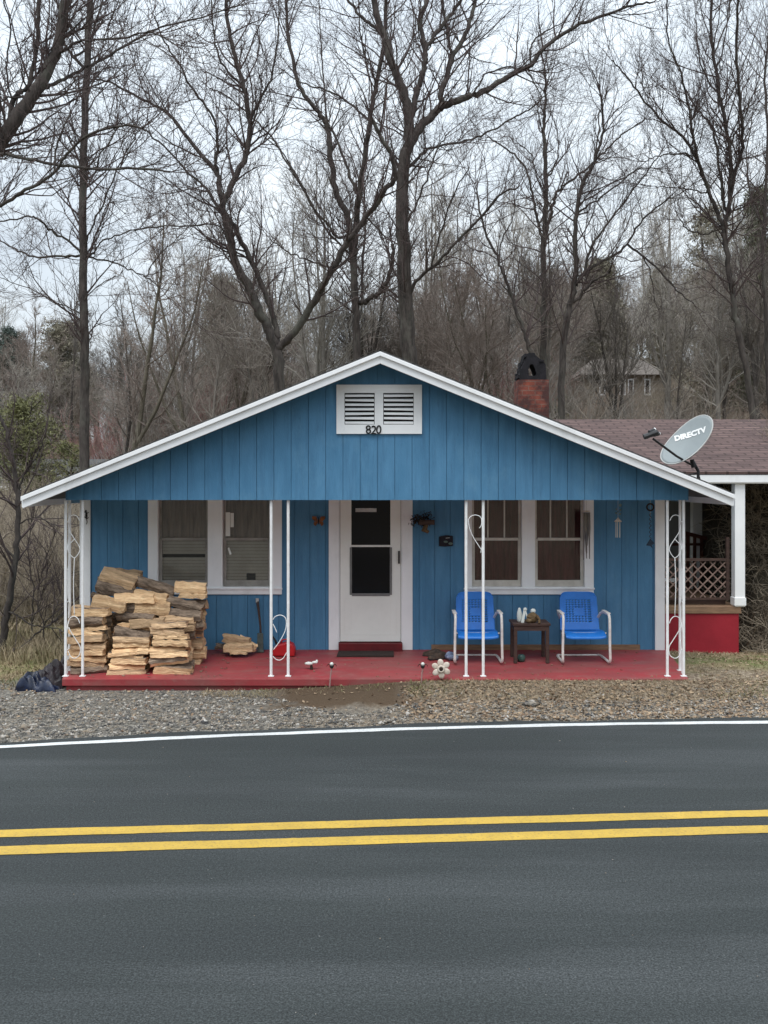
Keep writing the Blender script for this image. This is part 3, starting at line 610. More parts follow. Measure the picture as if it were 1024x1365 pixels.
# porch posts with scrollwork
def post(xs_, extra_y=None, scrolls=()):
    mb = MB(); r = .018
    pts = [(PX(x, YF + .05), YF + .05) for x in xs_] + ([extra_y] if extra_y else [])
    for x, y in pts: mb.tube([(x, y, zf(y) - .004), (x, y, 2.333 if y < YF + .1 else 2.5)], r, 8); mb.box(x - .035, x + .035, y - .03, y + .03, zf(y), zf(y) + .008)
    o = mb.build('porch_post', m_steel, H, smooth=False)
    for s_ in scrolls:
        side = s_[0]; mb = MB()
        for line in s_[1:]:
            q = [Vector(v) for v in line]; out = []
            for i in range(len(q) - 1):            # smooth the iron bar
                p0, p1, p2, p3 = q[max(i - 1, 0)], q[i], q[i + 1], q[min(i + 2, len(q) - 1)]
                for k in range(6):
                    t = k / 6; out.append(.5 * ((2 * p1) + (p2 - p0) * t + (2 * p0 - 5 * p1 + 4 * p2 - p3) * t * t + (3 * p1 - p0 - 3 * p2 + p3) * t ** 3))
            out.append(q[-1])
            if side == 'f': pp = [P(v[0], v[1], YF + .05) for v in out]
            else:
                (sx0, sy0), (sx1, sy1) = side; pp = [(sx0 + (sx1 - sx0) * v[0], sy0 + (sy1 - sy0) * v[0], v[1]) for v in out]
            mb.tube(pp, .0052, 6)
        mb.build('scrollwork', m_steel, o, smooth=True)
    return o
post((361.5, 384.3), None, [('f', [(364, 826), (367, 822), (373, 820), (379, 822), (381.7, 828), (381, 838), (377, 848), (370, 859), (364.5, 866)], [(364.2, 875), (368, 879), (373, 880), (378, 877), (382, 870)], [(364, 832), (367, 838), (369, 843)])])
post((621.5, 644.3), None, [('f', [(624, 694), (627, 689), (633, 686.5), (639, 688), (642, 692), (641.7, 700), (639, 704)], [(624.5, 694), (626, 704), (631, 716), (638, 727), (642, 733)], [(643, 727), (641, 737)])])
sideR = ((PX(911.5, YF + .05), YF + .05), (3.735, YF + .30)); sideL = ((PX(87.5, YF + .05), YF + .05), (-3.965, YF + .30))
ss = lambda z0: ([(.1, z0 - .05), (.25, z0), (.6, z0 + .01), (.9, z0 - .05), (.8, z0 - .18), (.4, z0 - .32), (.12, z0 - .45)], [(.1, z0 - .50), (.5, z0 - .60), (.9, z0 - .48)], [(.5, z0 - .6), (.52, z0 - .95)])
cr = [('f', [(893, 694), (896, 688.5), (901, 686.5), (906, 689), (908, 696)], [(907.5, 700), (906, 708), (900, 718), (893.5, 728), (893, 735), (899.5, 743.5), (906, 738), (908.5, 729), (903, 722), (899, 718)],
       [(899.8, 744), (901, 780), (899.8, 820)], [(892.5, 831), (895, 825), (900, 821.5), (905.5, 824), (908, 832)], [(907.5, 836), (904, 843), (897, 854), (892, 863), (893, 873), (899.5, 877.5), (905, 875), (908, 868)]),
      (sideR, *ss(2.05)), (sideR, *ss(1.05))]
post((889.8, 911.5), sideR[1], cr)
mir = lambda l: [(999 - a, b) for a, b in l]
cl_ = [('f', *[mir(l) for l in cr[0][1:]]), (sideL, *ss(2.05)), (sideL, *ss(1.05))]
post((110.2, 87.5), sideL[1], cl_)
# ---------------------------------------------------------------- satellite dish on the right eave
DY = 11.95; bx, bz = PX(931, DY), zr(PX(931, DY)) - .01
D = thing('satellite_dish', 'grey oval satellite dish with white lettering mounted on the right roof edge', 'satellite dish', (bx, DY, bz))
n_ = Vector((-.50, -.66, .46)).normalized(); dc = Vector(P(915, 585.5, DY - .12)); u_ = Vector((.72, 0, .69)); u_ = (u_ - n_ * u_.dot(n_)).normalized(); v_ = n_.cross(u_).normalized()
if v_.z < 0: v_ = -v_
Md = Matrix((( u_.x, v_.x, n_.x, dc.x), (u_.y, v_.y, n_.y, dc.y), (u_.z, v_.z, n_.z, dc.z), (0, 0, 0, 1)))
A_, B_ = .385, .205; K_ = .34
def dz_(a, b): return K_ * (a * a + b * b) - .05
mb = MB(); rg_, sg_ = 10, 40
for side in (0, 1):
    base = len(mb.v); mb.v.append(tuple(Md @ Vector((0, 0, dz_(0, 0) - side * .012))))
    for i in range(1, rg_ + 1):
        for j in range(sg_):
            th = 2 * math.pi * j / sg_; rr = i / rg_; ca, sa = math.cos(th), math.sin(th)
            a = A_ * rr * math.copysign(abs(ca) ** .92, ca); b = B_ * rr * math.copysign(abs(sa) ** .92, sa); mb.v.append(tuple(Md @ Vector((a, b, dz_(a, b) - side * .012))))
    for j in range(sg_):
        f = (base, base + 1 + j, base + 1 + (j + 1) % sg_); mb.f.append(f if not side else f[::-1]); mb.m.append(side)
        for i in range(rg_ - 1):
            p0 = base + 1 + i * sg_; f = (p0 + j, p0 + sg_ + j, p0 + sg_ + (j + 1) % sg_, p0 + (j + 1) % sg_); mb.f.append(f if not side else f[::-1]); mb.m.append(side)
o1 = 1 + (rg_ - 1) * sg_; o2 = o1 + 1 + rg_ * sg_
for j in range(sg_): mb.f.append((o1 + j, o2 + j, o2 + (j + 1) % sg_, o1 + (j + 1) % sg_)); mb.m.append(1)
refl = mb.build('reflector', [m_grey_dish, m_lgrey], D, smooth=True)
rim = [tuple(Md @ Vector((A_ * math.copysign(abs(math.cos(t)) ** .92, math.cos(t)), B_ * math.copysign(abs(math.sin(t)) ** .92, math.sin(t)), dz_(A_ * math.cos(t), B_ * math.sin(t)) - .004))) for t in [2 * math.pi * k / 48 for k in range(48)]]
MB().tube(rim, .008, 6, closed=True).build('rim', m_lgrey, refl, smooth=True)
ta = R(-37)
def dishtext(p):
    a = p.x * math.cos(ta) - p.y * math.sin(ta) + .085; b = p.x * math.sin(ta) + p.y * math.cos(ta) + .035
    return Vector((a, b, dz_(a, b) + .004 + p.z))
text_obj('dish_lettering', 'DIRECTV', .098, m_text, refl, Md, .001, dishtext, wide=.98, off=.0055)
tip = Vector(P(871, 585, DY - .62)); a0_ = Vector(P(902, 608, DY - .30)); back = Vector(P(921, 619, DY - .06))
mb = MB().tube([back, a0_, tip], .014, 6); mb.build('feed_arm', m_black, D)
mb = MB(); c_ = tip + Vector((-.01, 0, .05)); mb.tube([c_ + Vector((-.10, 0, -.03)), c_ + Vector((.06, 0, .03))], .032, 8); mb.tube([c_ + Vector((.01, 0, .0)), c_ + Vector((.085, .05, .012))], .026, 8); mb.tube([c_ + Vector((-.04, 0, .03)), c_ + Vector((.035, .05, .06))], .02, 8)
lnb = mb.build('feed_head', m_dmetal, D, bevel=.003); 
for q in (c_ + Vector((.09, .052, .013)), c_ + Vector((.038, .052, .062))): MB().ball(q, .02, .02, .02, 10, 6).build('feed_cap', m_text, lnb, smooth=True)
MB().tube([(bx, DY, bz), (bx, DY, bz + .14), tuple(back + Vector((.03, .03, .05)))], .02, 8).tube([(bx + .14, DY + .3, zr(bx + .14)), (bx, DY, bz + .12)], .009, 6).tube([(bx - .14, DY + .35, zr(bx - .14)), (bx, DY, bz + .12)], .009, 6).build('mast', m_dmetal, D)
MB().slab([(bx - .1, DY - .09, zr(bx - .1) + .012), (bx + .1, DY - .09, zr(bx + .1) + .012), (bx + .1, DY + .09, zr(bx + .1) + .012), (bx - .1, DY + .09, zr(bx - .1) + .012)], .01).build('mounting_foot', m_dmetal, D)
mb = MB(); q = back + Vector((.02, .02, .06)); mb.tube([q + Vector((-.07, -.02, .02)), q + Vector((.05, .03, .10))], .03, 8); mb.tube([q, q + Vector((.02, 0, -.1))], .027, 8); mb.build('tilt_bracket', m_black, D)
# ---------------------------------------------------------------- brown roofed house with porch at the right
NY = 15.0; B = thing('brown_roofed_house', 'brown shingled house with a white porch post and red foundation wall at the right edge', 'house', (6, 16, 0))
fx0, fz1, fz0 = PX(940, NY), PZ(630, NY), PZ(643, NY)
EX0 = 3.2
ridY = 18.6; ridz = PZ(559, ridY)
mb = MB().slab([(EX0, NY - .02, fz1 + .012), (14, NY - .02, fz1 + .012), (14, ridY, ridz), (EX0, ridY, ridz)], .04).slab([(EX0, ridY, ridz), (14, ridY, ridz), (14, 22.2, fz1), (EX0, 22.2, fz1)], .04)
br_ = mb.build('roof', m_shingle_b, B, uv=lambda v: (v[0], v[1] * 1.08))
MB().box(XF + .1, 14, NY, NY + .03, fz0, fz1 - .035).build('fascia', m_white, br_)
MB().box(XF + .1, 13.9, NY + .031, 22, fz0 - .02, fz0 + .0).build('soffit', m_white, br_)
px0, px1 = PX(977.5, 15.15), PX(991, 15.15)
MB().box(px0, px1, 15.07, 15.23, PZ(808, 15.15), fz0 - .02).box(px0 - .012, px1 + .012, 15.055, 15.245, PZ(806.5, 15.15), PZ(796, 15.15)).build('porch_post', m_white, B, bevel=.004)
MB().box(PX(922, 18.5), PX(934, 18.5), 18.4, 18.58, PZ(810, 18.5), fz0 - .02).build('porch_post', m_white, B, bevel=.004)
FY = 15.1; w0, w1 = 3.95, PX(985, FY)
MB().box(w0, w1, FY, FY + .2, -.6, PZ(818, FY)).build('foundation_wall', m_redwall, B)
MB().box(w1 - .2, w1 - .002, FY + .201, 18.8, -.6, PZ(819, FY)).build('foundation_wall', m_redwall, B)
mb = MB(); mb.box(w0, w1 + .03, FY - .02, 18.9, PZ(817.5, FY), PZ(808.5, FY)); mb.build('porch_deck', m_tan, B)
MB().box(w0, w1 - .1, FY + .3, FY + .36, PZ(806, FY + .3), PZ(800, FY + .3)).build('lower_rail', m_dwood, B)
LYt, LYb = PZ(746, FY + .15), PZ(798, FY + .15)
mb = MB(); lx0, lx1 = 3.95, px0 - .03; mb.box(lx0, lx1, FY + .12, FY + .18, LYt - .02, LYt + .02); mb.box(lx0, lx1, FY + .12, FY + .18, LYb - .015, LYb + .015); mb.box(lx1 - .05, lx1, FY + .121, FY + .179, LYb, LYt + .35); mb.build('rail', m_dwood, B)
def lattice(x0, x1, z0, z1, y, sp, wd):
    mb = MB(); hh = z1 - z0; k = x0 - hh
    while k < x1:
        for s in (1, -1):
            a = [(k, z0), (k + hh, z1)] if s > 0 else [(k, z1), (k + hh, z0)]
            (xa, za), (xb, zb) = a
            if xa < x0: za += (x0 - xa) * (zb - za) / (xb - xa); xa = x0
            if xb > x1: zb -= (xb - x1) * (zb - za) / (xb - xa); xb = x1
            if xb - xa < .02: continue
            yy_ = y if s > 0 else y + .012; h = wd * .7
            lo_, hi_ = min(za, zb), max(za, zb)
            mb.prism([(xa, za - h), (xb, zb - h), (xb, zb + h), (xa, za + h)], yy_, yy_ + .01)
        k += sp
    return mb
lattice(lx0, lx1 - .05, LYb + .02, LYt - .03, FY + .14, .155, .019).build('lattice', m_latt if 'm_latt' in globals() else m_dwood2 if 'm_dwood2' in globals() else M('weathered_lattice', (.30, .21, .175), (.17, .11, .095), 8, rough=.85), B)
# stair railing behind with pickets
mb = MB(); sx0, sx1 = PX(905, 18.4), PX(968, 18.4)
za_, zb_ = PZ(706, 18.4), PZ(722, 18.4)
mb.add([(sx0, 18.3, za_), (sx1, 18.3, zb_), (sx1, 18.42, zb_), (sx0, 18.42, za_), (sx0, 18.3, za_ - .07), (sx1, 18.3, zb_ - .07), (sx1, 18.42, zb_ - .07), (sx0, 18.42, za_ - .07)], [(0, 1, 2, 3), (7, 6, 5, 4), (0, 4, 5, 1), (1, 5, 6, 2), (2, 6, 7, 3), (3, 7, 4, 0)])
mb.box(3.9, px0 + .6, 18.32, 18.4, PZ(727, 18.4), PZ(724, 18.4))
k = sx0
while k < sx1: mb.box(k, k + .05, 18.33, 18.38, PZ(790, 18.4), za_ - .07 + (zb_ - za_) * (k - sx0) / (sx1 - sx0)); k += .13
mb.build('stair_railing', M('red_brown_stain', (.13, .045, .032), (.07, .028, .022), 7, rough=.8), B)
MB().box(PX(868, 17), PX(902, 17), 17.0, 17.04, PZ(776, 17), PZ(771, 17)).box(PX(884, 17), PX(886, 17), 17.005, 17.035, PZ(812, 17), PZ(776, 17)).build('white_rail', m_steel, B)
MB().box(5.95, 6.1, 18.95, 22, .1, fz0 - .03).box(6.1, 13.8, 18.95, 19.1, -1, fz0 - .03).build('house_wall', m_shingle_f, B)
# ---------------------------------------------------------------- firewood
def logmesh(L, wd, ht, rg, shape, bark_front):
    """split log along x: ring of points, flat faces are split wood, round faces bark"""
    if shape == 'round': ring = [(math.cos(a) * wd / 2, math.sin(a) * ht / 2, 1) for a in [2 * math.pi * k / 12 for k in range(12)]]
    elif shape == 'half': ring = [(math.cos(a) * wd / 2, math.sin(a) * ht * .62, 1) for a in [math.pi * k / 7 for k in range(8)]] + [(-wd * .25, -ht * .3, 0), (0, -ht * .36, 0), (wd * .25, -ht * .3, 0)]
    elif shape == 'slab': ring = [(-wd / 2, -ht * .42, 0), (0, -ht * .5, 0), (wd / 2, -ht * .45, 0), (wd / 2, 0, 0), (wd * .46, ht * .42, 1), (0, ht * .5, 1), (-wd * .46, ht * .45, 0), (-wd / 2, 0, 0)]
    else: ring = [(-wd / 2, -ht * .5, 0), (-wd * .1, -ht * .46, 0), (wd * .3, -ht * .4, 1), (wd * .5, -ht * .05, 1), (wd * .4, ht * .35, 1), (wd * .05, ht * .5, 0), (-wd * .3, ht * .32, 0), (-wd * .48, -ht * .02, 0)]
    if bark_front: ring = [(-a, b, c) for a, b, c in ring][::-1]; ring = [(a, b, ring[(i + 1) % len(ring)][2]) for i, (a, b, c) in enumerate(ring)]
    n = len(ring); S = 9; mb = MB(); jit = [rg.uniform(-.010, .010) for _ in range(n)]; drift = [(rg.uniform(-.008, .008), rg.uniform(-.008, .008)) for _ in range(S)]
    skew = [rg.uniform(-.018, .018) for _ in range(n)]
    for i in range(S):
        x = (i / (S - 1) - .5) * L
        for j, (a, b, c) in enumerate(ring):
            q = 1 + jit[j] * 5 + rg.uniform(-.05, .05) + .06 * math.sin(i * 1.1 + j)
            mb.v.append((x + (skew[j] if i in (0, S - 1) else 0), a * q + drift[i][0], b * q + drift[i][1]))
    for i in range(S - 1):
        for j in range(n):
            a = i * n; b = a + n; mb.f.append((a + j, b + j, b + (j + 1) % n, a + (j + 1) % n)); mb.m.append(ring[j][2])
    mb.f.append(tuple(range(n))); mb.m.append(0); mb.f.append(tuple(reversed(range((S - 1) * n, S * n)))); mb.m.append(0)
    return mb
ORD = ['lowest', 'second from the bottom', 'third from the bottom', 'fourth from the bottom', 'fifth from the bottom', 'sixth from the bottom', 'seventh from the bottom', 'eighth from the bottom', 'ninth from the bottom', 'tenth from the bottom', 'eleventh from the bottom', 'twelfth from the bottom']
def log(px, py, d, L, ht, label, old=0, shape=None, bark=False, tilt=0, yaw=0, wd=None, group='split firewood stacked on the porch'):
    rg = rnd; shape = shape or rg.choice(['wedge', 'wedge', 'slab', 'half', 'wedge'])
    wd = wd or rg.uniform(.13, .19); mb = logmesh(L, wd, ht * 1.08, rg, shape, bark)
    o = mb.build('split_log', [m_wood_old if old else m_wood_in, m_logbark], None, local=True)
    o.location = P(px, py, d); o.rotation_euler = (R(rg.uniform(-8, 8)), R(-tilt), R(yaw + rg.uniform(-5, 5)))
    return tag(o, label, 'firewood log', group)
def column(px, d, specs, base, name, L, old=0, dxm=4.5, tops=None):
    y = base
    for k, (h, kind) in enumerate(specs):         # h in photo rows
        hm = h / F * d
        sh = {'w': 'wedge', 's': 'slab', 'h': 'half', 'r': 'round', 'b': 'wedge', 'B': 'half'}[kind]
        lab = f"split firewood log, {ORD[k]} in the {name}"
        log(px + rnd.uniform(-dxm, dxm), y - h / 2, d + rnd.uniform(-.02, .02), L * rnd.uniform(.93, 1.05), hm, lab, (1 if rnd.random() < .35 + .3 * old else 0), sh, kind in 'rB' or (kind == 'b' and rnd.random() < .5), tilt=rnd.uniform(-5, 5), yaw=rnd.uniform(-7, 7))
        y -= h * .98
    return y
column(118, 12.22, [(12, 'b'), (8, 's'), (7, 'w'), (9, 's'), (8, 'w'), (9, 's'), (7, 's'), (6, 'w'), (14, 'r'), (11, 's')], 899.5, 'front left column beside the corner post', .44)
column(172, 12.20, [(8, 's'), (7, 'w'), (8, 's'), (6, 's'), (8, 'w'), (7, 's'), (8, 's')], 899.5, 'front middle column', .46)
column(227, 12.22, [(11, 's'), (12, 'B'), (7, 's'), (8, 'w'), (9, 's'), (7, 's'), (9, 's'), (7, 's')], 898.5, 'front right column', .45)
column(122, 12.42, [(15, 'b')] * 5 + [(13, 'w')], 894, 'second row, left column', .43, 1)
column(180, 12.44, [(14, 'b'), (13, 'b'), (13, 'w'), (14, 'B'), (13, 's'), (12, 'b'), (14, 'b'), (11, 'w')], 894, 'second row, middle column', .47, 1)
column(236, 12.46, [(14, 'b'), (13, 'w'), (13, 'B'), (14, 'b'), (12, 'b'), (11, 'b')], 894, 'second row, right column', .44, 1)
column(150, 12.64, [(15, 'b'), (14, 'b'), (15, 'w'), (14, 'B'), (14, 'b')], 889, 'third row, left column', .46, 1)
column(203, 12.66, [(14, 'b'), (14, 'w'), (14, 'B'), (15, 'b'), (13, 'b'), (14, 'b')], 889, 'third row, middle column', .44, 1)
column(250, 12.66, [(13, 'b'), (13, 'w'), (13, 'b'), (14, 'B'), (13, 'w'), (12, 'b'), (12, 'b')], 889, 'third row, right column', .42, 1)
lab = 'firewood log lying on top of the woodpile, '
for a in (  # px, py, d, len px, h px, tilt, bark, where
    (147, 804, 12.40, 46, 15, -8, 0, 'pale face, above the front left column'), (133, 793, 12.6, 20, 9, 6, 1, 'small dark piece at the left slope'),
    (153, 786, 12.55, 50, 20, -16, 1, 'dark bark, left peak'), (160, 770, 12.58, 46, 17, -17, 0, 'tan face, highest at the left'), (165, 763, 12.68, 50, 9, -6, 0, 'thin strip along the highest edge'),
    (202, 795, 12.52, 44, 13, -10, 0, 'pale split face, middle'), (203, 810, 12.46, 46, 17, -2, 0, 'broad tan face, middle'), (197, 830, 12.36, 46, 12, 0, 0, 'red-tinged strip, below the broad tan log'),
    (207, 782, 12.62, 52, 15, -17, 1, 'long dark bark, between the peaks'), (254, 782, 12.60, 42, 13, -3, 0, 'yellow face, right peak'), (258, 793, 12.58, 36, 9, -2, 0, 'orange strip under the right peak'),
    (247, 806, 12.52, 48, 13, -14, 1, 'dark bark, leaning at the right'), (243, 820, 12.46, 52, 14, -5, 1, 'knotty dark bark, right of the middle'), (255, 834, 12.5, 34, 14, 4, 1, 'dark bark, right edge'),
    (178, 846, 12.34, 48, 16, -10, 1, 'dark bark, over the front middle column'), (206, 846, 12.38, 26, 12, 24, 1, 'short leaning piece near the middle')):
    px, py, d, Lp, hp_, tl, bk, wh = a
    log(px, py, d, Lp / F * d, hp_ / F * d, lab + wh, old=rnd.random() < .5, shape='wedge', bark=bool(bk), tilt=tl)
for a, l in (((318, 863.5, 12.98, 38, 11, 0, 0), 'pale split log lying flat on the porch floor under the left window'), ((315, 853, 13.05, 36, 11, -10, 0), 'brown split log leaning across the small pile under the left window'),
             ((330, 858, 13.1, 26, 10, -32, 0), 'slanting split log at the right of the small pile'), ((303, 861, 13.12, 30, 8, 4, 1), 'thin dark bark piece behind the small pile'), ((319, 869.5, 12.92, 22, 4, 0, 0), 'thin wood splinter on the floor before the small pile')):
    px, py, d, Lp, hp_, tl, bk = a
    log(px, py, d, Lp / F * d, hp_ / F * d, l, old=1 if bk else rnd.randint(0, 1), shape='wedge', bark=bool(bk), tilt=tl, wd=.1, group='small firewood heap by the wall')
# ---------------------------------------------------------------- chairs
def make_chair(x, y, label):
    z = zf(y); c = thing('lawn_chair', label, 'chair', (x, y, z), 0, 'blue metal lawn chairs on the porch')
    W = .25; prof = []                            # y,z profile from seat lip up the back (front is -y)
    for t in np.linspace(0, 1, 9): prof.append((-.235 + .40 * t, .335 + .05 * math.sin(min(t * 2.2, 1) * 1.57) - .035 * t))
    for t in np.linspace(.1, 1, 16): prof.append((.165 + .14 * t + .02 * math.sin(t * 3), .35 + .03 * t + .46 * t))
    prof.insert(0, (-.25, .305)); n = 25
    def sheet(i0, i1, name, holes):
        mb = MB(); P2 = prof[i0:i1]; k = len(P2); m = 2 if holes else 1
        rows = []
        for a in range(k - 1):
            for q in range(m): t = q / m; rows.append((P2[a][0] * (1 - t) + P2[a + 1][0] * t, P2[a][1] * (1 - t) + P2[a + 1][1] * t))
        rows.append(P2[-1]); k = len(rows)
        vs = []
        for r_, (py, pz) in enumerate(rows):
            for j in range(n):
                u = j / (n - 1) * 2 - 1; f = r_ / (k - 1); wd = W * (1 - (.13 * max(0, (f - .85) / .15) ** 2 if holes else 0)) * (1 - .06 * f * holes)
                crown = .012 * (1 - u * u) * (1 if holes else 0); edge = .018 * abs(u) ** 6
                vs.append((u * wd, py + crown - edge * holes, pz + (edge if not holes else -.02 * abs(u) ** 8 * (f > .9))))
        fs = []
        for r_ in range(k - 1):
            for j in range(n - 1):
                if holes and 5 <= r_ <= 24 and 4 <= j <= 19 and (r_ % 2 == 0) and (j % 2 == 0 or j == 19) and not (11 <= r_ <= 17 and 9 <= j <= 14): continue
                fs.append((r_ * n + j, r_ * n + j + 1, (r_ + 1) * n + j + 1, (r_ + 1) * n + j))
        o = MB().add(vs, fs).build(name, m_chair, c, local=True, smooth=True)
        s = o.modifiers.new('thick', 'SOLIDIFY'); s.thickness = .006; return o
    sheet(0, 10, 'seat', 0); sheet(9, len(prof), 'backrest', 1)
    mb = MB()
    def arc(p, q, r_, k=5): return [p.lerp(q, t) for t in np.linspace(0, 1, k)]
    for s in (-1, 1):
        X0 = s * .285
        path = [(s * .235, .235, .50), (s * .27, .20, .575), (X0, .12, .60), (X0, -.18, .612), (X0, -.235, .60), (X0, -.262, .565), (X0 + s * .003, -.262, .45), (X0 + s * .006, -.255, .2), (X0 + s * .008, -.265, .075), (X0 + s * .006, -.262, .035), (X0, -.235, .02), (X0, .0, .02), (X0 * .98, .20, .02), (X0 * .95, .235, .022), (X0 * .86, .245, .024)]
        mb.tube(path, .0165, 10)
        MB().box(X0 - .024, X0 + .024, -.22, .10, .618, .632).build('armrest', m_tube, c, local=True, bevel=.006)
    mb.tube([(-.245, .245, .024), (.245, .245, .024)], .013, 8); mb.tube([(-.28, -.1, .36), (.28, -.1, .36)], .010, 6)
    mb.build('tube_frame', m_tube, c, local=True, smooth=True); return c
cy_ = 12.78
make_chair(PX(635.5, cy_), cy_, 'blue metal lawn chair behind the right trellis post, nearer the door').scale = (1.04, 1, 1.03)
make_chair(PX(776.5, cy_), cy_, 'blue metal lawn chair right of the wooden table, under the right window').scale = (1.04, 1, 1.03)
# ---------------------------------------------------------------- table and things on it
ty = 12.80; T = thing('side_table', 'small dark brown wooden table between the two blue chairs', 'table', (PX(706, ty), ty, zf(ty)))
mb = MB(); mb.box(-.245, .245, -.2, .2, .475, .505); mb.build('table_top', m_dwood, T, local=True, bevel=.004)
mb = MB(); mb.box(-.19, .19, -.185, -.165, .41, .474); mb.box(-.19, .19, .165, .185, .41, .474); mb.box(-.225, -.205, -.15, .15, .41, .474); mb.box(.205, .225, -.15, .15, .41, .474); mb.build('apron', m_dwood, T, local=True)
for a in (-1, 1):
    for b in (-1, 1): MB().box(a * .207 - .022, a * .207 + .022, b * .165 - .022, b * .165 + .022, -.01, .4745).build('leg', m_dwood, T, local=True, bevel=.003)
tt = zf(ty) + .505
def solo(mb, name, mat, label, cat, origin, **k): return tag(mb.build(name, mat, None, origin, **k), label, cat)
bx_, by_ = PX(692.5, 12.75), 12.75
solo(MB().lathe([(.022, 0), (.03, .02), (.034, .07), (.032, .12), (.02, .165), (.014, .185)], (bx_, by_, tt)), 'vase', m_vase, 'tall white oval vase at the left of the wooden table', 'vase', (bx_, by_, tt), smooth=True)
bx_ = PX(700.5, 12.72)
solo(MB().add([(bx_ - .06, 12.70, tt), (bx_ - .02, 12.70, tt), (bx_ + .01, 12.74, tt + .175), (bx_ - .015, 12.74, tt + .185), (bx_ - .06, 12.715, tt), (bx_ - .02, 12.715, tt), (bx_ + .01, 12.755, tt + .175), (bx_ - .015, 12.755, tt + .185)], [(0, 1, 2, 3), (7, 6, 5, 4), (0, 4, 5, 1), (1, 5, 6, 2), (2, 6, 7, 3), (3, 7, 4, 0)]).tube([(bx_ + .045, 12.70, tt), (bx_ + .0, 12.74, tt + .15)], .012, 8).ball((bx_ + .0, 12.74, tt + .165), .026, .02, .026), 'garden_figurine', m_vase, 'white A-shaped figurine in the middle of the wooden table', 'figurine', (bx_, 12.72, tt))
bx_ = PX(710.5, 12.68)
bk = solo(MB().ball((bx_, 12.70, tt + .065), .075, .06, .068, 14, 9, 0, .09).tube([(bx_ + .05, 12.64, tt + .10), (bx_ + .075, 12.62, tt + .05), (bx_ + .07, 12.60, tt + .004)], .016, 7).ball((bx_ - .05, 12.67, tt + .03), .05, .045, .03, 12, 6, 0, .1), 'basket', m_basket, 'brown woven basket at the front of the wooden table', 'basket', (bx_, 12.7, tt), smooth=False)
MB().ball((bx_ + .012, 12.74, tt + .145), .036, .03, .034).build('white_bloom', m_vase, bk, smooth=True)
gx, gy = PX(695, 12.72), 12.72
solo(MB().lathe([(.03, 0), (.05, .02), (.055, .06), (.04, .085), (.035, .09)], (gx, gy, zf(gy))), 'flower_pot', m_green, 'small green glazed pot on the floor under the wooden table', 'pot', (gx, gy, zf(gy)), smooth=True)
# ---------------------------------------------------------------- doormat, shoes, cloth, gas can, tool
my = YW - .26
mb = MB(); wedge(mb, PX(449, my - .12), PX(525, my - .12), PX(451, my), PX(525, my), my - .13, my + .12, zf(my - .13) + .022, zf(my + .12) + .022, .018); solo(mb, 'doormat', m_mat, 'dark brown doormat on the red porch in front of the door', 'doormat', (PX(488, my), my, zf(my)))
def shoe(x, y, yaw, label):
    mb = MB(); z = zf(y)
    prof = [(-.13, .0, .03, .055), (-.09, .0, .042, .085), (-.03, .0, .040, .095), (.03, .0, .042, .07), (.09, .0, .047, .05), (.13, .0, .035, .038)]
    n = 10
    for (u, _, w_, h) in prof:
        for j in range(n): a = math.pi * j / (n - 1); mb.v.append((u, math.cos(a) * w_, .012 + math.sin(a) * h))
    for i in range(len(prof) - 1):
        for j in range(n - 1): mb.f.append((i * n + j, i * n + n + j, i * n + n + j + 1, i * n + j + 1)); mb.m.append(0)
    mb.f.append(tuple(range(n))); mb.m.append(0); mb.f.append(tuple(reversed(range((len(prof) - 1) * n, len(prof) * n)))); mb.m.append(0)
    o = thing('shoe', label, 'shoe', (x, y, z), yaw, 'shoes left by the door'); mb.build('upper', m_shoe, o, local=True, smooth=True)
    s = MB().box(-.135, .135, -.045, .045, 0, .018); s.build('sole', m_black, o, local=True, bevel=.008); return o
shoe(PX(577, 12.98), 12.98, R(160), 'brown shoe on the porch right of the door, the one toward the wall'); shoe(PX(584, 12.83), 12.83, R(200), 'brown shoe on the porch right of the door, the one nearer the road')
qx, qy = PX(602, 12.78), 12.78
mb = MB(); [mb.ball((qx + rnd.uniform(-.06, .06), qy + rnd.uniform(-.04, .04), zf(qy) + .03 + rnd.uniform(0, .05)), .045, .04, .035, 9, 6, 0, .25) for _ in range(7)]
solo(mb, 'cloth_bundle', m_bluecl, 'crumpled pale blue cloth on the floor left of the nearer blue chair', 'cloth', (qx, qy, zf(qy)), smooth=True)
gy = 13.02; gx = PX(379, gy); G = thing('gas_can', 'red plastic gas can behind the left trellis post against the blue wall', 'gas can', (gx, gy, zf(gy)))
mb = MB(); mb.prism([(-.145, 0), (.145, 0), (.15, .10), (.12, .165), (.03, .185), (-.10, .15), (-.15, .09)], -.085, .085); mb.build('body', m_red, G, local=True, bevel=.02)
MB().tube([(.09, 0, .16), (.06, 0, .215), (-.02, 0, .21), (-.05, 0, .165)], .011, 8).build('handle', m_red, G, local=True, smooth=True)
MB().tube([(-.10, 0, .145), (-.12, 0, .20), (-.155, 0, .25), (-.17, 0, .31)], [.016, .014, .012, .009], 8).build('spout', m_black, G, local=True, smooth=True)
ay = 13.2; S = thing('garden_tool', 'worn long-handled tool leaning against the blue wall under the left window', 'tool', (PX(347, ay), ay, zf(ay)))
MB().tube([(.01, -.02, .12), (-.0, .02, .34), (-.03, .06, .56), (-.05, .08, .68)], [.018, .014, .016, .020], 8).build('handle', m_dwood, S, local=True, smooth=True)
MB().tube([(-.05, .08, .66), (-.052, .082, .715)], [.021, .024], 8).build('grip', m_lgrey, S, local=True)
MB().box(-.035, .045, -.05, -.02, 0, .26).box(-.045, .055, -.055, -.015, 0, .03).build('blade', M('grey_green_metal', (.11, .14, .13), (.06, .07, .065), 12, rough=.6), S, local=True, bevel=.006)
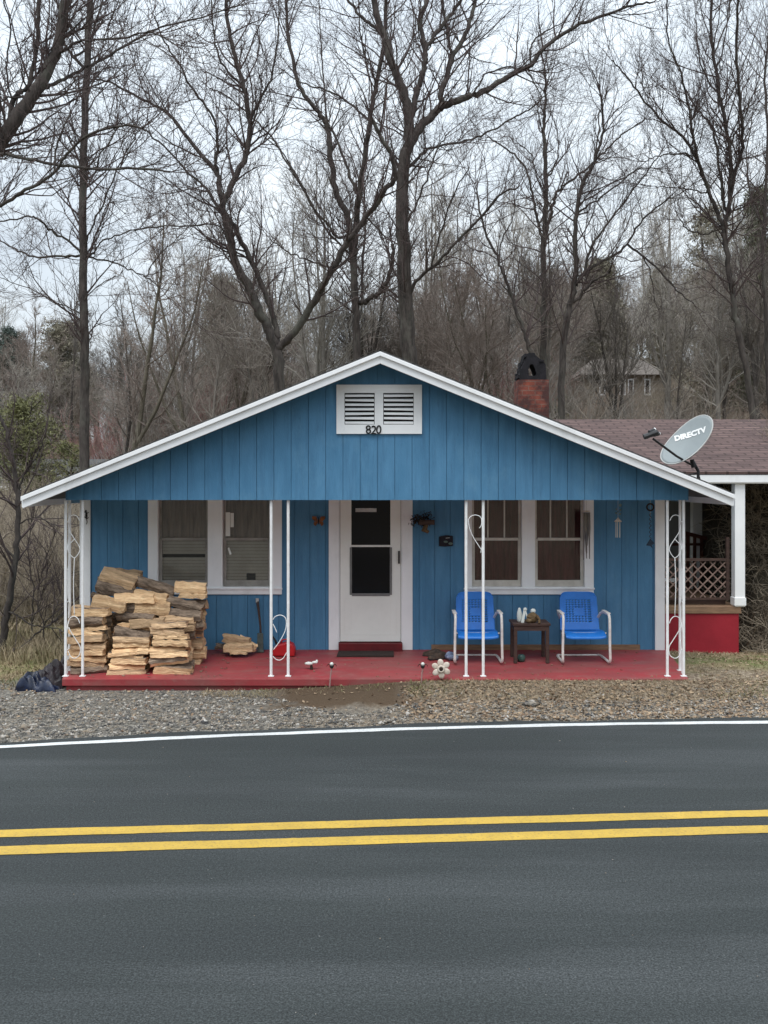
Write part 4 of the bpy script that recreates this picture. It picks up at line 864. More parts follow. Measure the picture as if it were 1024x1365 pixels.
# ---------------------------------------------------------------- garden ornaments
def stake_light(px, lean, label):
    d = 11.86; x = PX(px, d); z0 = tz(x, d); zt = PZ(885, d); o = thing('stake_light', label, 'garden light', (x, d, z0), 0, 'stake lights at the porch edge')
    h = zt - z0; MB().tube([(0, 0, -.05), (lean * .5, 0, h * .5), (lean, 0, h - .05)], .009, 7).build('stake', M('pinkish_plastic', (.42, .27, .25), (.3, .18, .17), 20, rough=.5), o, local=True)
    MB().lathe([(.012, 0), (.022, .012), (.03, .03), (.012, .034)], (lean, 0, h - .055)).build('collar', m_dmetal, o, local=True)
    MB().ball((lean, 0, h - .002), .023, .023, .023, 12, 8).build('globe', m_vase, o, local=True, smooth=True)
    mb = MB()
    for s in (-1, 1): mb.tube([(lean, 0, h - .02), (lean + s * .045, 0, h - .005), (lean + s * .06, 0, h - .03)], .005, 6)
    mb.build('petal_ring', m_dbrown, o, local=True)
stake_light(439, .03, 'thin stake light with a white ball top, left of the soil patch'); stake_light(561.5, .02, 'thin stake light with a white ball top, left of the tin flower')
fx, fd = PX(588, 11.88), 11.88; z0 = tz(fx, fd); fl = thing('flower_ornament', 'cream tin daisy with a dark centre at the porch edge right of the door', 'garden ornament', (fx, fd, z0)); fzc = PZ(891.5, fd) - z0
MB().tube([(0, .02, -.05), (0, .015, fzc)], .006, 6).build('stem', m_dmetal, fl, local=True)
for k in range(6):
    a = R(60 * k + 35); mb = MB(); pts = []
    cxp, czp = math.cos(a) * .075, math.sin(a) * .075; mb.ball((0, 0, 0), .046, .011, .037, 12, 8)
    mb.v = [(cxp + x * math.cos(a) - z * math.sin(a), y - .004 * k % .008, fzc + czp + x * math.sin(a) + z * math.cos(a)) for x, y, z in mb.v]; mb.build('petal', m_petal, fl, local=True, smooth=True)
mb = MB().tube([(math.cos(t) * .034, -.016, fzc + math.sin(t) * .034) for t in np.linspace(0, 2 * math.pi, 16, endpoint=False)], .014, 7, closed=True); mb.build('petal_ring', m_petal, fl, local=True, smooth=True)
MB().ball((0, -.02, fzc), .028, .014, .028).build('centre', m_dbrown, fl, local=True, smooth=True)
wx, wy = PX(415.5, 12.35), 12.35; wz = zf(wy)
mb = MB(); mb.ball((wx - .035, wy, wz + .075), .055, .03, .024, 12, 7); mb.ball((wx + .04, wy, wz + .09), .04, .025, .018, 12, 7); mb.ball((wx + .065, wy, wz + .105), .016, .016, .02, 8, 6)
o = solo(mb, 'bird_ornament', m_vase, 'small white bird ornament standing on the open red porch floor', 'ornament', (wx, wy, wz), smooth=True); MB().tube([(wx, wy, wz - .003), (wx - .005, wy, wz + .075)], [.022, .012], 7).build('foot', m_dbrown, o)
# butterfly on the wall left of the door
bx_, bz_ = X_(425), Z_(694); bf = thing('butterfly_plaque', 'orange metal butterfly on the blue wall left of the door', 'wall ornament', (bx_, YW - .03, bz_))
for s in (-1, 1):
    MB().prism([(s * .006, .0), (s * .03, .055), (s * .085, .065), (s * .09, .03), (s * .055, -.005)][::(1 if s < 0 else -1)], -.012, -.006).prism([(s * .006, -.004), (s * .055, -.008), (s * .07, -.045), (s * .045, -.075), (s * .016, -.04)][::(1 if s < 0 else -1)], -.012, -.006).build('wing', m_orange, bf, local=True)
MB().ball((0, -.012, -.005), .009, .009, .05, 8, 6).tube([(0, -.012, .04), (.02, -.014, .07)], .002, 4).tube([(0, -.012, .04), (-.02, -.014, .07)], .002, 4).box(-.005, .005, -.006, .029, -.005, .005).build('body', m_dbrown, bf, local=True)
# leafy planter right of the door
hx, hz = X_(568), Z_(696); hb = thing('hanging_planter', 'dark dried-leaf planter box hanging on the blue wall right of the door', 'planter', (hx, YW - .1, hz))
MB().box(-.10, .11, -.07, .06, -.03, .035).build('box', m_dwood, hb, local=True, bevel=.006)
n = 200; c = NR.normal(0, 1, (n, 3)) * [.05, .03, .04] + np.where(NR.uniform(0, 1, (n, 1)) < .5, np.array([[-.12, -.02, .02]]), np.array([[.0, -.02, .06]])); u = nrm(NR.normal(0, 1, (n, 3))); v = nrm(np.cross(u, NR.normal(0, 1, (n, 3)))); s = NR.uniform(.012, .03, (n, 1))
npmesh('dried_leaves', np.stack([c - u * s, c - v * s * .5, c + u * s, c + v * s * .5], 1) + np.array(hb.location), np.arange(n * 4).reshape(-1, 4), M('dark_dried_leaves', (.05, .038, .028), (.018, .015, .012), 30, rough=.9), hb)
MB().tube([(.0, -.03, -.03), (-.03, -.05, -.10), (.03, -.05, -.13)], [.03, .045, .02], 7).build('dried_flower', m_basket, hb, local=True)
kx, kz = X_(594), Z_(720); o = thing('wall_plaque', 'small dark hanging plaque with pale shapes between the door and the right window', 'wall ornament', (kx, YW - .02, kz))
MB().prism([(-.09, .05), (-.09, -.08), (-.01, -.085), (.10, -.075), (.10, .06), (.0, .07)][::1], -.02, .0).build('board', M('near_black_wood', (.025, .022, .03), (.015, .013, .018), 8, rough=.8), o, local=True, bevel=.004)
MB().ball((-.0, -.026, -.02), .03, .008, .016).ball((.065, -.026, -.045), .03, .008, .018).build('pale_shape', M('pale_green_enamel', (.16, .22, .19), (.10, .14, .12), 30, rough=.5), o, local=True, smooth=True)
MB().tube([(-.0, -.02, .03), (.055, -.024, .035)], .005, 5).build('hook', m_lgrey, o, local=True)
# wind chimes
def chime(px, d, label):
    x = PX(px, d); top = 2.50; o = thing('wind_chime', label, 'wind chime', (x, d, top)); Zl = lambda y: PZ(y, d) - top
    MB().tube([(0, 0, 0), (0, 0, Zl(691))], .0025, 5).build('cord', m_lgrey, o, local=True)
    return o, Zl
o, Zl = chime(824, 12.75, 'white wind chime with metal tubes hanging before the blue wall right of the window')
mb = MB()
for q in ((.03, 673.5, .018), (-.02, 679, .012), (.03, 680, .012), (-.025, 684, .012), (.025, 685, .013), (0, 682, .01)): mb.ball((q[0], 0, Zl(q[1])), q[2], q[2], q[2] * 1.2, 8, 6)
mb.build('shell', M('sea_green_shell', (.24, .33, .30), (.08, .12, .12), 20, rough=.5), o, local=True, smooth=True)
MB().lathe([(.048, Zl(695.5)), (.046, Zl(694.5)), (.02, Zl(692)), (.006, Zl(690))], (0, 0, 0), 14).build('cap', m_petal, o, local=True, smooth=True)
for k in range(5):
    a = 2 * math.pi * k / 5 + .3; MB().tube([(math.cos(a) * .028, math.sin(a) * .028, Zl(695)), (math.cos(a) * .028, math.sin(a) * .028, Zl(716.5))], .0065, 7).build('chime_tube', m_lgrey, o, local=True)
o, Zl = chime(867, 12.8, 'dark blue spiral wind chime hanging near the right corner board')
MB().tube([(math.cos(t) * .045, 0, Zl(676) + math.sin(t) * .045) for t in np.linspace(0, 2 * math.pi, 14, endpoint=False)], .012, 7, closed=True).build('ring', m_dbrown, o, local=True)
MB().tube([(.012 * math.cos(t * 3), .012 * math.sin(t * 3), Zl(684) + (Zl(722) - Zl(684)) * t / 14) for t in np.linspace(0, 14, 80)], .004, 5).build('spiral', m_dmetal, o, local=True)
MB().prism([(.0, Zl(718)), (.055, Zl(724)), (.02, Zl(727)), (.03, Zl(731)), (0, Zl(728)), (-.055, Zl(727)), (-.03, Zl(723))][::-1], -.004, .004).build('pendant', M('dull_blue_tin', (.035, .06, .10), (.02, .03, .05), 20, rough=.5), o, local=True)
d = 13.1; x = PX(782, d); o = thing('wind_sock', 'faded tan and grey cloth windsock hanging at the right side of the right window', 'windsock', (x, d, 2.5)); Zl = lambda y: PZ(y, d) - 2.5
MB().tube([(0, 0, 0), (0, 0, Zl(682))], .002, 5).build('cord', m_lgrey, o, local=True)
MB().tube([(-.05, 0, Zl(681.5)), (.05, 0, Zl(681.5))], .009, 7).build('hoop', m_petal, o, local=True)
mb = MB()
for k in range(7):
    xx = -.035 + .012 * k; yy_ = .01 * math.sin(k * 2); e = rnd.uniform(725, 748)
    mb.tube([(xx, yy_, Zl(683)), (xx + rnd.uniform(-.01, .01), yy_, Zl(705)), (xx + rnd.uniform(-.015, .02), yy_, Zl(e))], [.012, .014, .006], 5)
mb.build('streamer', m_cloth, o, local=True, smooth=True)
x, z = X_(116), Z_(688); mb = MB().ball((x, YW - .034, z + .01), .014, .008, .05, 8, 7).ball((x - .006, YW - .034, z + .07), .012, .008, .018, 8, 6)
for q in ((-.03, .05), (.03, .04), (-.025, -.02), (.032, -.03)): mb.tube([(x, YW - .034, z + q[1] - .01), (x + q[0], YW - .034, z + q[1] + .012)], .005, 5)
mb.tube([(x, YW - .034, z - .03), (x + .012, YW - .034, z - .08), (x + .002, YW - .034, z - .11)], .005, 5).box(x - .004, x + .004, YW - .03, YW - .024, z, z + .01)
solo(mb, 'lizard_ornament', m_num, 'small black lizard ornament on the white left corner board', 'wall ornament', (x, YW - .03, z), smooth=True)
# tarp bundle left of the porch
def tarp(x0, x1, y0, y1, h, seed, mat, label, name, fz=18):
    n = 44; mb = MB(); rg = np.random.default_rng(seed); ph = rg.uniform(0, 6, 8)
    for i in range(n):
        for j in range(n):
            u, v = i / (n - 1), j / (n - 1); x = x0 + (x1 - x0) * u; y = y0 + (y1 - y0) * v
            e = min(1, 5 * min(u, 1 - u, v, 1 - v)); e = e ** .5
            f = abs(math.sin(x * fz + ph[0] + 3 * math.sin(y * 9 + ph[1]))) * .3 + abs(math.sin((x + y) * fz * 1.7 + ph[2])) * .16 + .12 * math.sin(y * 23 + x * 11 + ph[3]) + .08 * math.sin(x * 61 + y * 37)
            z = tz(x, y) - .02 + e * h(u, v) * (.72 + f)
            mb.v.append((x + .02 * math.sin(y * 31 + ph[4]), y + .02 * math.sin(x * 27 + ph[5]), z))
    for i in range(n - 1):
        for j in range(n - 1): mb.f.append((i * n + j, i * n + n + j, i * n + n + j + 1, i * n + j + 1)); mb.m.append(0)
    cx_, cy2 = (x0 + x1) / 2, (y0 + y1) / 2
    o = solo(mb, name, mat, label, 'tarp', (cx_, cy2, tz(cx_, cy2))); s = o.modifiers.new('thick', 'SOLIDIFY'); s.thickness = .012
tarp(-4.42, -3.97, 12.02, 12.8, lambda u, v: .12 + .26 * u * (1 - .3 * v), 3, m_dark_tarp, 'crumpled dark plum tarpaulin heap against the left end of the porch', 'tarp_heap')
tarp(-4.50, -4.0, 11.84, 12.12, lambda u, v: .10 + .11 * (1 - u), 9, m_navy, 'crumpled navy blue tarpaulin along the front of the dark heap', 'tarp_sheet', 13)
# ---------------------------------------------------------------- hero trees traced as real limbs
def catmull(q, per):
    out = []
    for i in range(len(q) - 1):
        p0, p1, p2, p3 = q[max(i - 1, 0)], q[i], q[i + 1], q[min(i + 2, len(q) - 1)]
        for k in range(per):
            t = k / per; out.append(.5 * ((2 * p1) + (p2 - p0) * t + (2 * p0 - 5 * p1 + 4 * p2 - p3) * t * t + (3 * p1 - p0 - 3 * p2 + p3) * t ** 3))
    out.append(q[-1]); return np.array(out)
def hero(label, d, limbs, seed, L1=1.9, space=.34, lev=(6, 4), up=.07, clean=None, mat=m_bark, tmat=m_twig, tw=.0045, group=None, depth=.45, name='bare_tree'):
    rg = np.random.default_rng(seed); base = limbs[0][0][0]; bx_ = PX(base[0], d); root = thing(name, label, 'tree', (bx_, d, tz(bx_, d)), 0, group)
    TR, CR = Tubes(), Tubes(); done = []              # done: pixel points with their depth
    sp_p, sp_r = [], []
    for li, (pix, w0, w1) in enumerate(limbs):
        x0, y0 = pix[0]
        if li == 0: dep = 0.
        else:
            best = min(done, key=lambda q: (q[0] - x0) ** 2 + (q[1] - y0) ** 2); dep = best[2]
            if (best[0] - x0) ** 2 + (best[1] - y0) ** 2 < 30 ** 2: pix = [best[:2]] + list(pix[(1 if (best[0] - x0) ** 2 + (best[1] - y0) ** 2 < 64 else 0):])
        slope = 0 if li == 0 else rg.uniform(-depth, depth); q = []; dd = dep; prev = pix[0]
        for p_ in pix:
            dl = math.hypot(p_[0] - prev[0], p_[1] - prev[1]) / F * d; dd += slope * dl + rg.normal(0, .04) * dl; prev = p_; q.append(np.array(P(p_[0], p_[1], d + dd))); done.append((p_[0], p_[1], dd))
        q = [np.array(v) for v in q]
        if li == 0: q.insert(0, np.array([bx_, d, tz(bx_, d) - .3]))
        pts = catmull(q, 5); n = len(pts); pts[1:-1] += rg.normal(0, .018, (n - 2, 3)) * (d / 30)
        rad = np.linspace(w0, w1, n) / 2 / F * d * .84
        if li == 0: rad[:3] *= [1.3, 1.12, 1.03]
        TR.add(pts[None], rad[None], 8 if w0 > 8 else 6)
        seg = np.linalg.norm(np.diff(pts, axis=0), axis=1); Ltot = seg.sum(); k = int(Ltot / space); ts = rg.uniform(0.08 if li else .35, 1, k); ts = np.append(ts, [1., 1.])
        cum = np.append(0, np.cumsum(seg)) / Ltot
        for t in ts:
            i = min(np.searchsorted(cum, t) - 1, n - 2); i = max(i, 0); f = (t - cum[i]) / (cum[i + 1] - cum[i] + 1e-9); p_ = pts[i] * (1 - f) + pts[i + 1] * f
            if clean is not None and p_[2] < PZ(clean, d): continue
            tg = nrm(pts[i + 1] - pts[i]); qd = nrm(np.cross(tg, rg.normal(0, 1, 3))); a = rg.uniform(.5, 1.15) if t < .97 else rg.uniform(.05, .4)
            sp_p.append((p_, tg * math.cos(a) + qd * math.sin(a) + np.array([0, 0, .12]), max(rad[i] * .45, .009), t))
    TR.build('trunk', mat, root)
    p0 = np.array([s[0] for s in sp_p]); d0 = np.array([s[1] for s in sp_p]); r0 = np.minimum(np.array([s[2] for s in sp_p]), .030); L = L1 * 1.12 * rg.uniform(.4, 1.55, len(p0)) ** 1.15 * (.7 + .3 * np.minimum(r0 / .02, 1))
    pts, rad = grow(p0, d0, L, r0, np.full(len(L), tw * 1.1), 9, .13, up, rg); CR.add(pts, rad, 4)
    p, dd_, r, t, par = spawn(pts, rad, lev[0], .15, .4, 1.0, rg); L2 = L[par] * rg.uniform(.35, .65, len(p)) * (1.15 - .5 * t)
    pts2, rad2 = grow(p, dd_, L2, np.maximum(r * .65, tw), np.full(len(p), tw * .85), 6, .2, up, rg); CR.add(pts2, rad2, 3)
    p, dd_, r, t, par = spawn(pts2, rad2, lev[1], .15, .4, .95, rg); L3 = L2[par] * rg.uniform(.35, .7, len(p))
    pts3, rad3 = grow(p, dd_, L3, np.maximum(r * .7, tw * .85), np.full(len(p), tw * .6), 4, .2, up, rg); CR.add(pts3, rad3, 3)
    CR.build('crown', tmat, root); return root
# far left straight trunk
hero('tall straight bare tree rising from behind the left roof edge', 27, [
    ([(112, 600), (113, 520), (113, 450), (111, 342), (111, 205), (116, 102), (120, 0), (124, -120)], 17, 9),
    ([(118, 314), (137, 273), (150, 239), (167, 205), (184, 175)], 3.4, 1.6), ([(116, 342), (80, 341), (44, 342), (20, 332), (0, 321), (-30, 318)], 4.2, 2),
    ([(113, 335), (90, 320), (68, 308), (50, 292), (34, 289), (0, 296), (-20, 300)], 4, 2), ([(116, 342), (145, 348), (171, 359), (195, 369), (215, 385)], 3.4, 1.4), ([(195, 369), (205, 350), (222, 330), (245, 310)], 2.4, 1.2),
    ([(126, 337), (132, 325), (154, 314), (191, 304), (239, 301), (270, 300)], 3, 1.4), ([(113, 92), (98, 75), (85, 55), (80, 20), (70, -20)], 6, 3), ([(119, 60), (130, 20), (150, -30)], 4, 2),
    ([(112, 420), (80, 405), (40, 385), (0, 370)], 2.6, 1.2), ([(112, 400), (135, 378), (160, 366)], 2.4, 1.2)], 21, 1.7, .30, (6, 4), clean=520)
# limbs reaching in from the left edge
hero('thick dark leaning tree entering at the top left corner of the picture', 20, [
    ([(-150, 700), (-135, 420), (-90, 310), (-40, 240), (0, 190), (20, 160), (41, 130), (62, 99), (79, 51), (87, 0), (95, -80)], 34, 13),
    ([(10, 175), (17, 137), (28, 122), (38, 113), (51, 58), (51, 0), (48, -60)], 9, 6), ([(41, 126), (62, 116), (85, 106), (110, 92), (137, 79), (188, 48), (222, 34), (280, 20), (320, 5)], 7, 2.2),
    ([(82, 68), (98, 58), (120, 53), (164, 51), (200, 42), (235, 60)], 5.5, 2), ([(-60, 205), (0, 205), (48, 214), (106, 224), (185, 224), (227, 229)], 6, 3), ([(-60, 285), (0, 273), (34, 253), (73, 229), (89, 205), (120, 178), (164, 167), (190, 170)], 6, 2.6),
    ([(73, 229), (74, 205), (80, 180), (95, 150)], 3.5, 2), ([(70, 75), (95, 40), (130, 10), (170, -20)], 4, 2), ([(126, 224), (133, 205), (150, 185), (156, 165)], 2.6, 1.4), ([(41, 126), (10, 130), (-20, 150)], 4, 2), ([(17, 137), (8, 90), (14, 40), (5, 0)], 3, 2)], 22, 1.35, .26, (6, 4), clean=480)
# arching tree left of the ridge
hero('forked dark tree with arching limbs left of the roof peak', 28, [
    ([(373, 520), (368, 465), (358, 440), (345, 412), (330, 380), (315, 352), (306, 318), (300, 290), (297, 273), (308, 250), (328, 205), (333, 164), (325, 116), (311, 68), (303, 20), (301, -40)], 18, 5),
    ([(370, 450), (362, 415), (348, 376), (330, 338), (312, 302), (300, 285)], 9.5, 8), ([(297, 273), (292, 252), (290, 232), (273, 212), (246, 178), (219, 147), (185, 130), (147, 109), (120, 105)], 9, 2.4),
    ([(289, 235), (288, 210), (291, 191), (284, 157), (260, 123), (239, 85), (219, 55), (205, 20)], 5.5, 2), ([(293, 280), (275, 250), (253, 232), (219, 195), (185, 170), (150, 167), (120, 182)], 5, 1.8), ([(301, 308), (280, 299), (239, 301), (191, 304)], 3.4, 1.6),
    ([(333, 164), (345, 135), (361, 106), (368, 68), (372, 30), (371, -20)], 4.5, 2), ([(325, 120), (300, 90), (285, 50), (282, 0)], 4, 2), ([(373, 470), (387, 450), (416, 407), (430, 382), (443, 359), (464, 321), (488, 290), (512, 256), (527, 236), (521, 205), (505, 178), (497, 160)], 13, 5),
    ([(443, 359), (428, 352), (405, 345), (385, 335), (360, 318)], 3.4, 1.6), ([(488, 290), (500, 300), (515, 318)], 3, 2), ([(328, 205), (350, 190), (365, 160)], 2.6, 1.4), ([(464, 321), (470, 290), (465, 260), (455, 235)], 3, 1.4)], 23, 1.7, .32, (6, 4), clean=430)
hero('slim many-stemmed tree behind the roof peak, left of the tallest tree', 37, [
    ([(476, 520), (476, 450), (474, 403), (471, 342), (464, 290), (450, 260), (441, 215), (437, 171), (425, 150), (402, 120), (390, 80), (383, 40), (380, -20)], 14, 4),
    ([(473, 330), (474, 308), (478, 260), (486, 212), (493, 161), (498, 130), (508, 79), (512, 50), (514, -10)], 11, 5), ([(475, 262), (461, 219), (447, 181), (437, 165)], 5, 3), ([(474, 405), (484, 403), (495, 397), (505, 390), (516, 374), (522, 355), (523, 325)], 9, 6),
    ([(452, 318), (436, 298), (420, 280), (396, 239), (368, 191), (344, 164), (300, 126), (280, 118)], 4.5, 1.8), ([(471, 342), (440, 312), (410, 262), (385, 215), (350, 180)], 4, 1.6), ([(493, 161), (475, 145), (455, 130), (430, 118), (402, 110), (375, 92)], 4, 1.6), ([(498, 130), (490, 90), (480, 40), (478, -10)], 3, 1.6),
    ([(484, 403), (483, 350), (487, 310), (484, 270)], 5, 3), ([(437, 171), (432, 120), (428, 60), (425, 0)], 3.4, 1.6)], 24, 1.9, .36, (6, 4), clean=430)
hero('tallest dark tree with a heavy right-hand limb directly behind the roof peak', 31, [
    ([(548, 520), (543, 450), (541, 400), (538, 340), (536, 290), (537, 239), (541, 205), (545, 191), (545, 150), (536, 120), (529, 100), (522, 82), (513, 51), (502, 20), (496, -30)], 26, 9),
    ([(513, 51), (498, 35), (484, 24), (464, 0), (455, -20)], 6, 4), ([(546, 160), (551, 145), (555, 125), (560, 109), (566, 85), (567, 68), (561, 27), (570, 0), (574, -30)], 11, 6), ([(567, 68), (578, 48), (590, 34), (603, 16), (616, 0), (630, -20)], 7, 5),
    ([(542, 200), (550, 185), (563, 167), (575, 155), (587, 143), (607, 135), (628, 127), (650, 119), (686, 97), (708, 86), (727, 62), (767, 36), (803, 22), (843, 7), (870, 3)], 16, 3), ([(585, 145), (588, 125), (594, 106), (604, 75), (618, 52), (625, 34), (633, 0), (640, -30)], 10, 5.5),
    ([(604, 75), (597, 50), (592, 20), (588, -20)], 5, 3), ([(540, 225), (549, 219), (560, 207), (573, 198), (607, 191), (642, 181), (675, 162), (705, 146), (730, 125)], 6, 2), ([(708, 86), (708, 62), (722, 45), (750, 30)], 4, 1.6), ([(628, 127), (640, 110), (648, 98), (680, 90), (720, 95), (750, 84)], 3.4, 1.6),
    ([(538, 300), (548, 285), (560, 262), (573, 225), (585, 195), (600, 175)], 5, 2), ([(541, 400), (555, 375), (575, 357), (602, 330), (640, 290), (665, 262), (690, 250)], 6, 2.6), ([(700, 90), (712, 110), (722, 130), (715, 150)], 3, 1.4), ([(537, 239), (527, 215), (523, 195), (519, 180)], 4, 2), ([(575, 357), (590, 300), (610, 250), (625, 225)], 3.4, 1.6)], 25, 1.9, .33, (6, 4), clean=440)
hero('bare tree with upright stems behind the chimney', 38, [
    ([(725, 560), (725, 450), (725, 400), (725, 329), (728, 270), (728, 240), (725, 183), (727, 150), (728, 128), (726, 90)], 12, 3), ([(725, 329), (716, 292), (710, 262), (705, 237), (694, 215), (670, 195), (650, 183)], 5, 2), ([(727, 315), (730, 305), (738, 270), (745, 253), (760, 241), (792, 215), (814, 194), (835, 175), (858, 161)], 6, 2),
    ([(728, 245), (740, 220), (745, 190), (738, 160)], 3.4, 1.4), ([(728, 260), (715, 235), (708, 205), (690, 190)], 3, 1.4), ([(792, 215), (797, 185), (800, 150), (805, 130)], 3, 1.4)], 26, 1.9, .4, (6, 4), clean=470)
hero('wide spreading bare tree right of the chimney', 33, [
    ([(748, 560), (750, 470), (756, 424), (762, 400), (767, 370), (767, 329), (769, 285), (776, 248), (786, 228), (796, 205), (805, 165), (800, 125)], 12, 3), ([(768, 380), (778, 365), (800, 350), (814, 343), (836, 325), (858, 292), (884, 270), (900, 262)], 6.5, 2), ([(770, 400), (783, 382), (796, 372), (811, 365), (815, 355)], 5, 3),
    ([(775, 358), (786, 335), (796, 318), (811, 296), (840, 259), (865, 226), (880, 205)], 5, 1.8), ([(836, 325), (862, 345), (890, 372), (905, 390), (925, 405)], 4, 1.8), ([(836, 325), (862, 350), (872, 392)], 3, 1.4), ([(769, 285), (790, 270), (820, 250), (850, 225), (875, 225)], 3.4, 1.4), ([(811, 296), (800, 275), (788, 260)], 2.4, 1.2)], 27, 1.8, .36, (6, 4), clean=470)
hero('slender leaning tree left of the chimney', 30, [([(715, 560), (712, 490), (701, 450), (690, 420), (683, 398), (674, 372), (665, 347), (652, 320), (642, 290), (636, 255)], 8, 3), ([(665, 347), (670, 320), (682, 295), (688, 265)], 3, 1.4), ([(683, 398), (670, 380), (650, 372)], 2.6, 1.3)], 28, 1.4, .4, (4, 4), clean=470)
hero('tall fine-branched tree at the right with fan-shaped crown', 32, [
    ([(1016, 640), (1008, 580), (996, 500), (984, 440), (979, 416), (971, 351), (966, 318), (964, 303), (970, 285), (973, 260), (973, 194), (960, 128), (951, 73), (948, 30), (946, -40)], 12, 4), ([(964, 303), (957, 285), (942, 248), (928, 208), (906, 179), (884, 161), (855, 128), (833, 99), (815, 80)], 6.5, 1.8),
    ([(944, 252), (938, 234), (924, 183), (917, 135), (906, 91), (891, 51), (890, 0)], 5, 1.8), ([(966, 280), (964, 263), (957, 212), (949, 168), (930, 148), (915, 120)], 5, 2), ([(972, 265), (980, 230), (990, 197), (986, 128), (982, 55), (984, 0), (985, -40)], 6, 3), ([(974, 200), (982, 175), (1000, 140), (1008, 115)], 3, 1.4), ([(928, 208), (910, 205), (880, 207), (860, 215)], 3, 1.4),
    ([(942, 258), (920, 252), (895, 250), (870, 248)], 3, 1.4), ([(951, 73), (965, 40), (975, 0)], 3, 1.6), ([(964, 303), (940, 312), (915, 305), (905, 290)], 3.4, 1.6), ([(960, 128), (940, 100), (930, 60), (928, 20)], 3, 1.4)], 29, 2.0, .30, (7, 4), clean=420)
hero('slim grey tree at the far right edge', 36, [([(1030, 640), (1025, 520), (1020, 400), (1018, 300), (1024, 200), (1020, 110), (1026, 40)], 8, 3), ([(1018, 300), (1000, 260), (996, 200), (1004, 150)], 4, 1.6), ([(1019, 240), (1038, 200), (1045, 150)], 3, 1.4)], 30, 1.8, .35, (6, 4), clean=460)
hero('small dark trunk in the brush at the far left edge', 14.5, [([(2, 872), (6, 840), (14, 790), (20, 745), (24, 700), (23, 655), (17, 612), (8, 575), (-6, 540)], 14, 5), ([(23, 655), (34, 630), (50, 606), (60, 580)], 4, 1.6), ([(10, 815), (40, 832), (66, 836), (92, 842)], 3, 1.6), ([(14, 868), (30, 862), (52, 842), (66, 832), (84, 818)], 4, 2.2), ([(24, 700), (45, 690), (75, 700)], 3, 1.2), ([(20, 745), (-5, 715), (-20, 690)], 4, 2)], 31, .75, .16, (4, 4), clean=850, tw=.0025)
hero('thin sapling between the dark trunk and the porch', 15.5, [([(44, 868), (42, 830), (45, 790), (38, 740), (42, 690)], 3, 1.2), ([(42, 830), (55, 800), (62, 765)], 2, 1)], 32, .6, .14, (4, 3), clean=850, tw=.0022, name='sapling')
hero('thin sapling leaning beside the left corner post', 15.2, [([(60, 872), (58, 835), (50, 800), (56, 760), (70, 720)], 2.6, 1), ([(58, 835), (72, 815), (80, 790)], 2, 1)], 33, .6, .14, (4, 3), clean=850, tw=.0022, name='sapling')
# ---------------------------------------------------------------- hillside wood: individual trees copied from ten kinds
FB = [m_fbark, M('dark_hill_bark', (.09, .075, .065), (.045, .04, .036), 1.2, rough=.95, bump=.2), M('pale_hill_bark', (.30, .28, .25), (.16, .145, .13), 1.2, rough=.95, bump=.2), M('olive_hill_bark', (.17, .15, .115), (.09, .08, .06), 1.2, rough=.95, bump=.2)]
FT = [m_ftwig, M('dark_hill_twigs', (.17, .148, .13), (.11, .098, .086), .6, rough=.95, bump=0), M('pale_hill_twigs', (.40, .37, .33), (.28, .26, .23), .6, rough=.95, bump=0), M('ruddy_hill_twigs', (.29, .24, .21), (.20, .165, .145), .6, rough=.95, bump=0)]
def far_proto(seed, Ht, r0, spread, forks, vis):
    rg = np.random.default_rng(seed); root = thing('hill_tree', 'placeholder', 'tree'); TR, CR = Tubes(), Tubes()
    pts, rad = grow(np.zeros((1, 3)) - [0, 0, .4], np.array([[rg.normal(0, .04), rg.normal(0, .04), 1.]]), np.array([Ht]), np.array([r0]), np.array([.02]), 12, .05, .03, rg); TR.add(pts, rad, 6)
    if forks:
        p, d_, r, t, par = spawn(pts, rad, forks, .25, .25, .5, rg, .6); L = Ht * rg.uniform(.4, .6, len(p)); pf, rf_ = grow(p, d_, L, r * .75, np.full(len(p), .018), 10, .07, .12, rg); TR.add(pf, rf_, 5)
    srcs = [(pts, rad, 26, .28)] + ([(pf, rf_, 14, .1)] if forks else [])
    for q, rr, k, tm in srcs:
        p, d_, r, t, par = spawn(q, rr, k, tm, .45, 1.1, rg); L1 = Ht * spread * rg.uniform(.5, 1.1, len(p)) * (1.25 - .8 * t)
        a1, b1 = grow(p, d_, L1, np.clip(r * .5, .012, .05), np.full(len(p), .010), 6, .16, .12, rg); CR.add(a1, b1, 3)
        p, d_, r, t, par = spawn(a1, b1, 7, .15, .4, .9, rg); L2 = L1[par] * rg.uniform(.3, .6, len(p)); a2, b2 = grow(p, d_, L2, np.full(len(p), .010), np.full(len(p), .007), 4, .18, .10, rg); CR.add(a2, b2, 3)
        p, d_, r, t, par = spawn(a2, b2, 4, .2, .4, .9, rg); L3 = L2[par] * rg.uniform(.4, .8, len(p)); a3, b3 = grow(p, d_, L3, np.full(len(p), .008), np.full(len(p), .006), 3, .18, .08, rg); CR.add(a3, b3, 3)
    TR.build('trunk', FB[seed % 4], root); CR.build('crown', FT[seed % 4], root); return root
protos = [far_proto(100 + i, H_, r_, s_, f_, 0) for i, (H_, r_, s_, f_) in enumerate([(11, .13, .26, 0), (13, .16, .24, 2), (10, .11, .30, 1), (14, .17, .20, 1), (9, .10, .32, 2), (12, .12, .22, 0), (15, .2, .24, 3), (10.5, .12, .28, 3)])]
spots = []
rp = random.Random(77); tries = 0
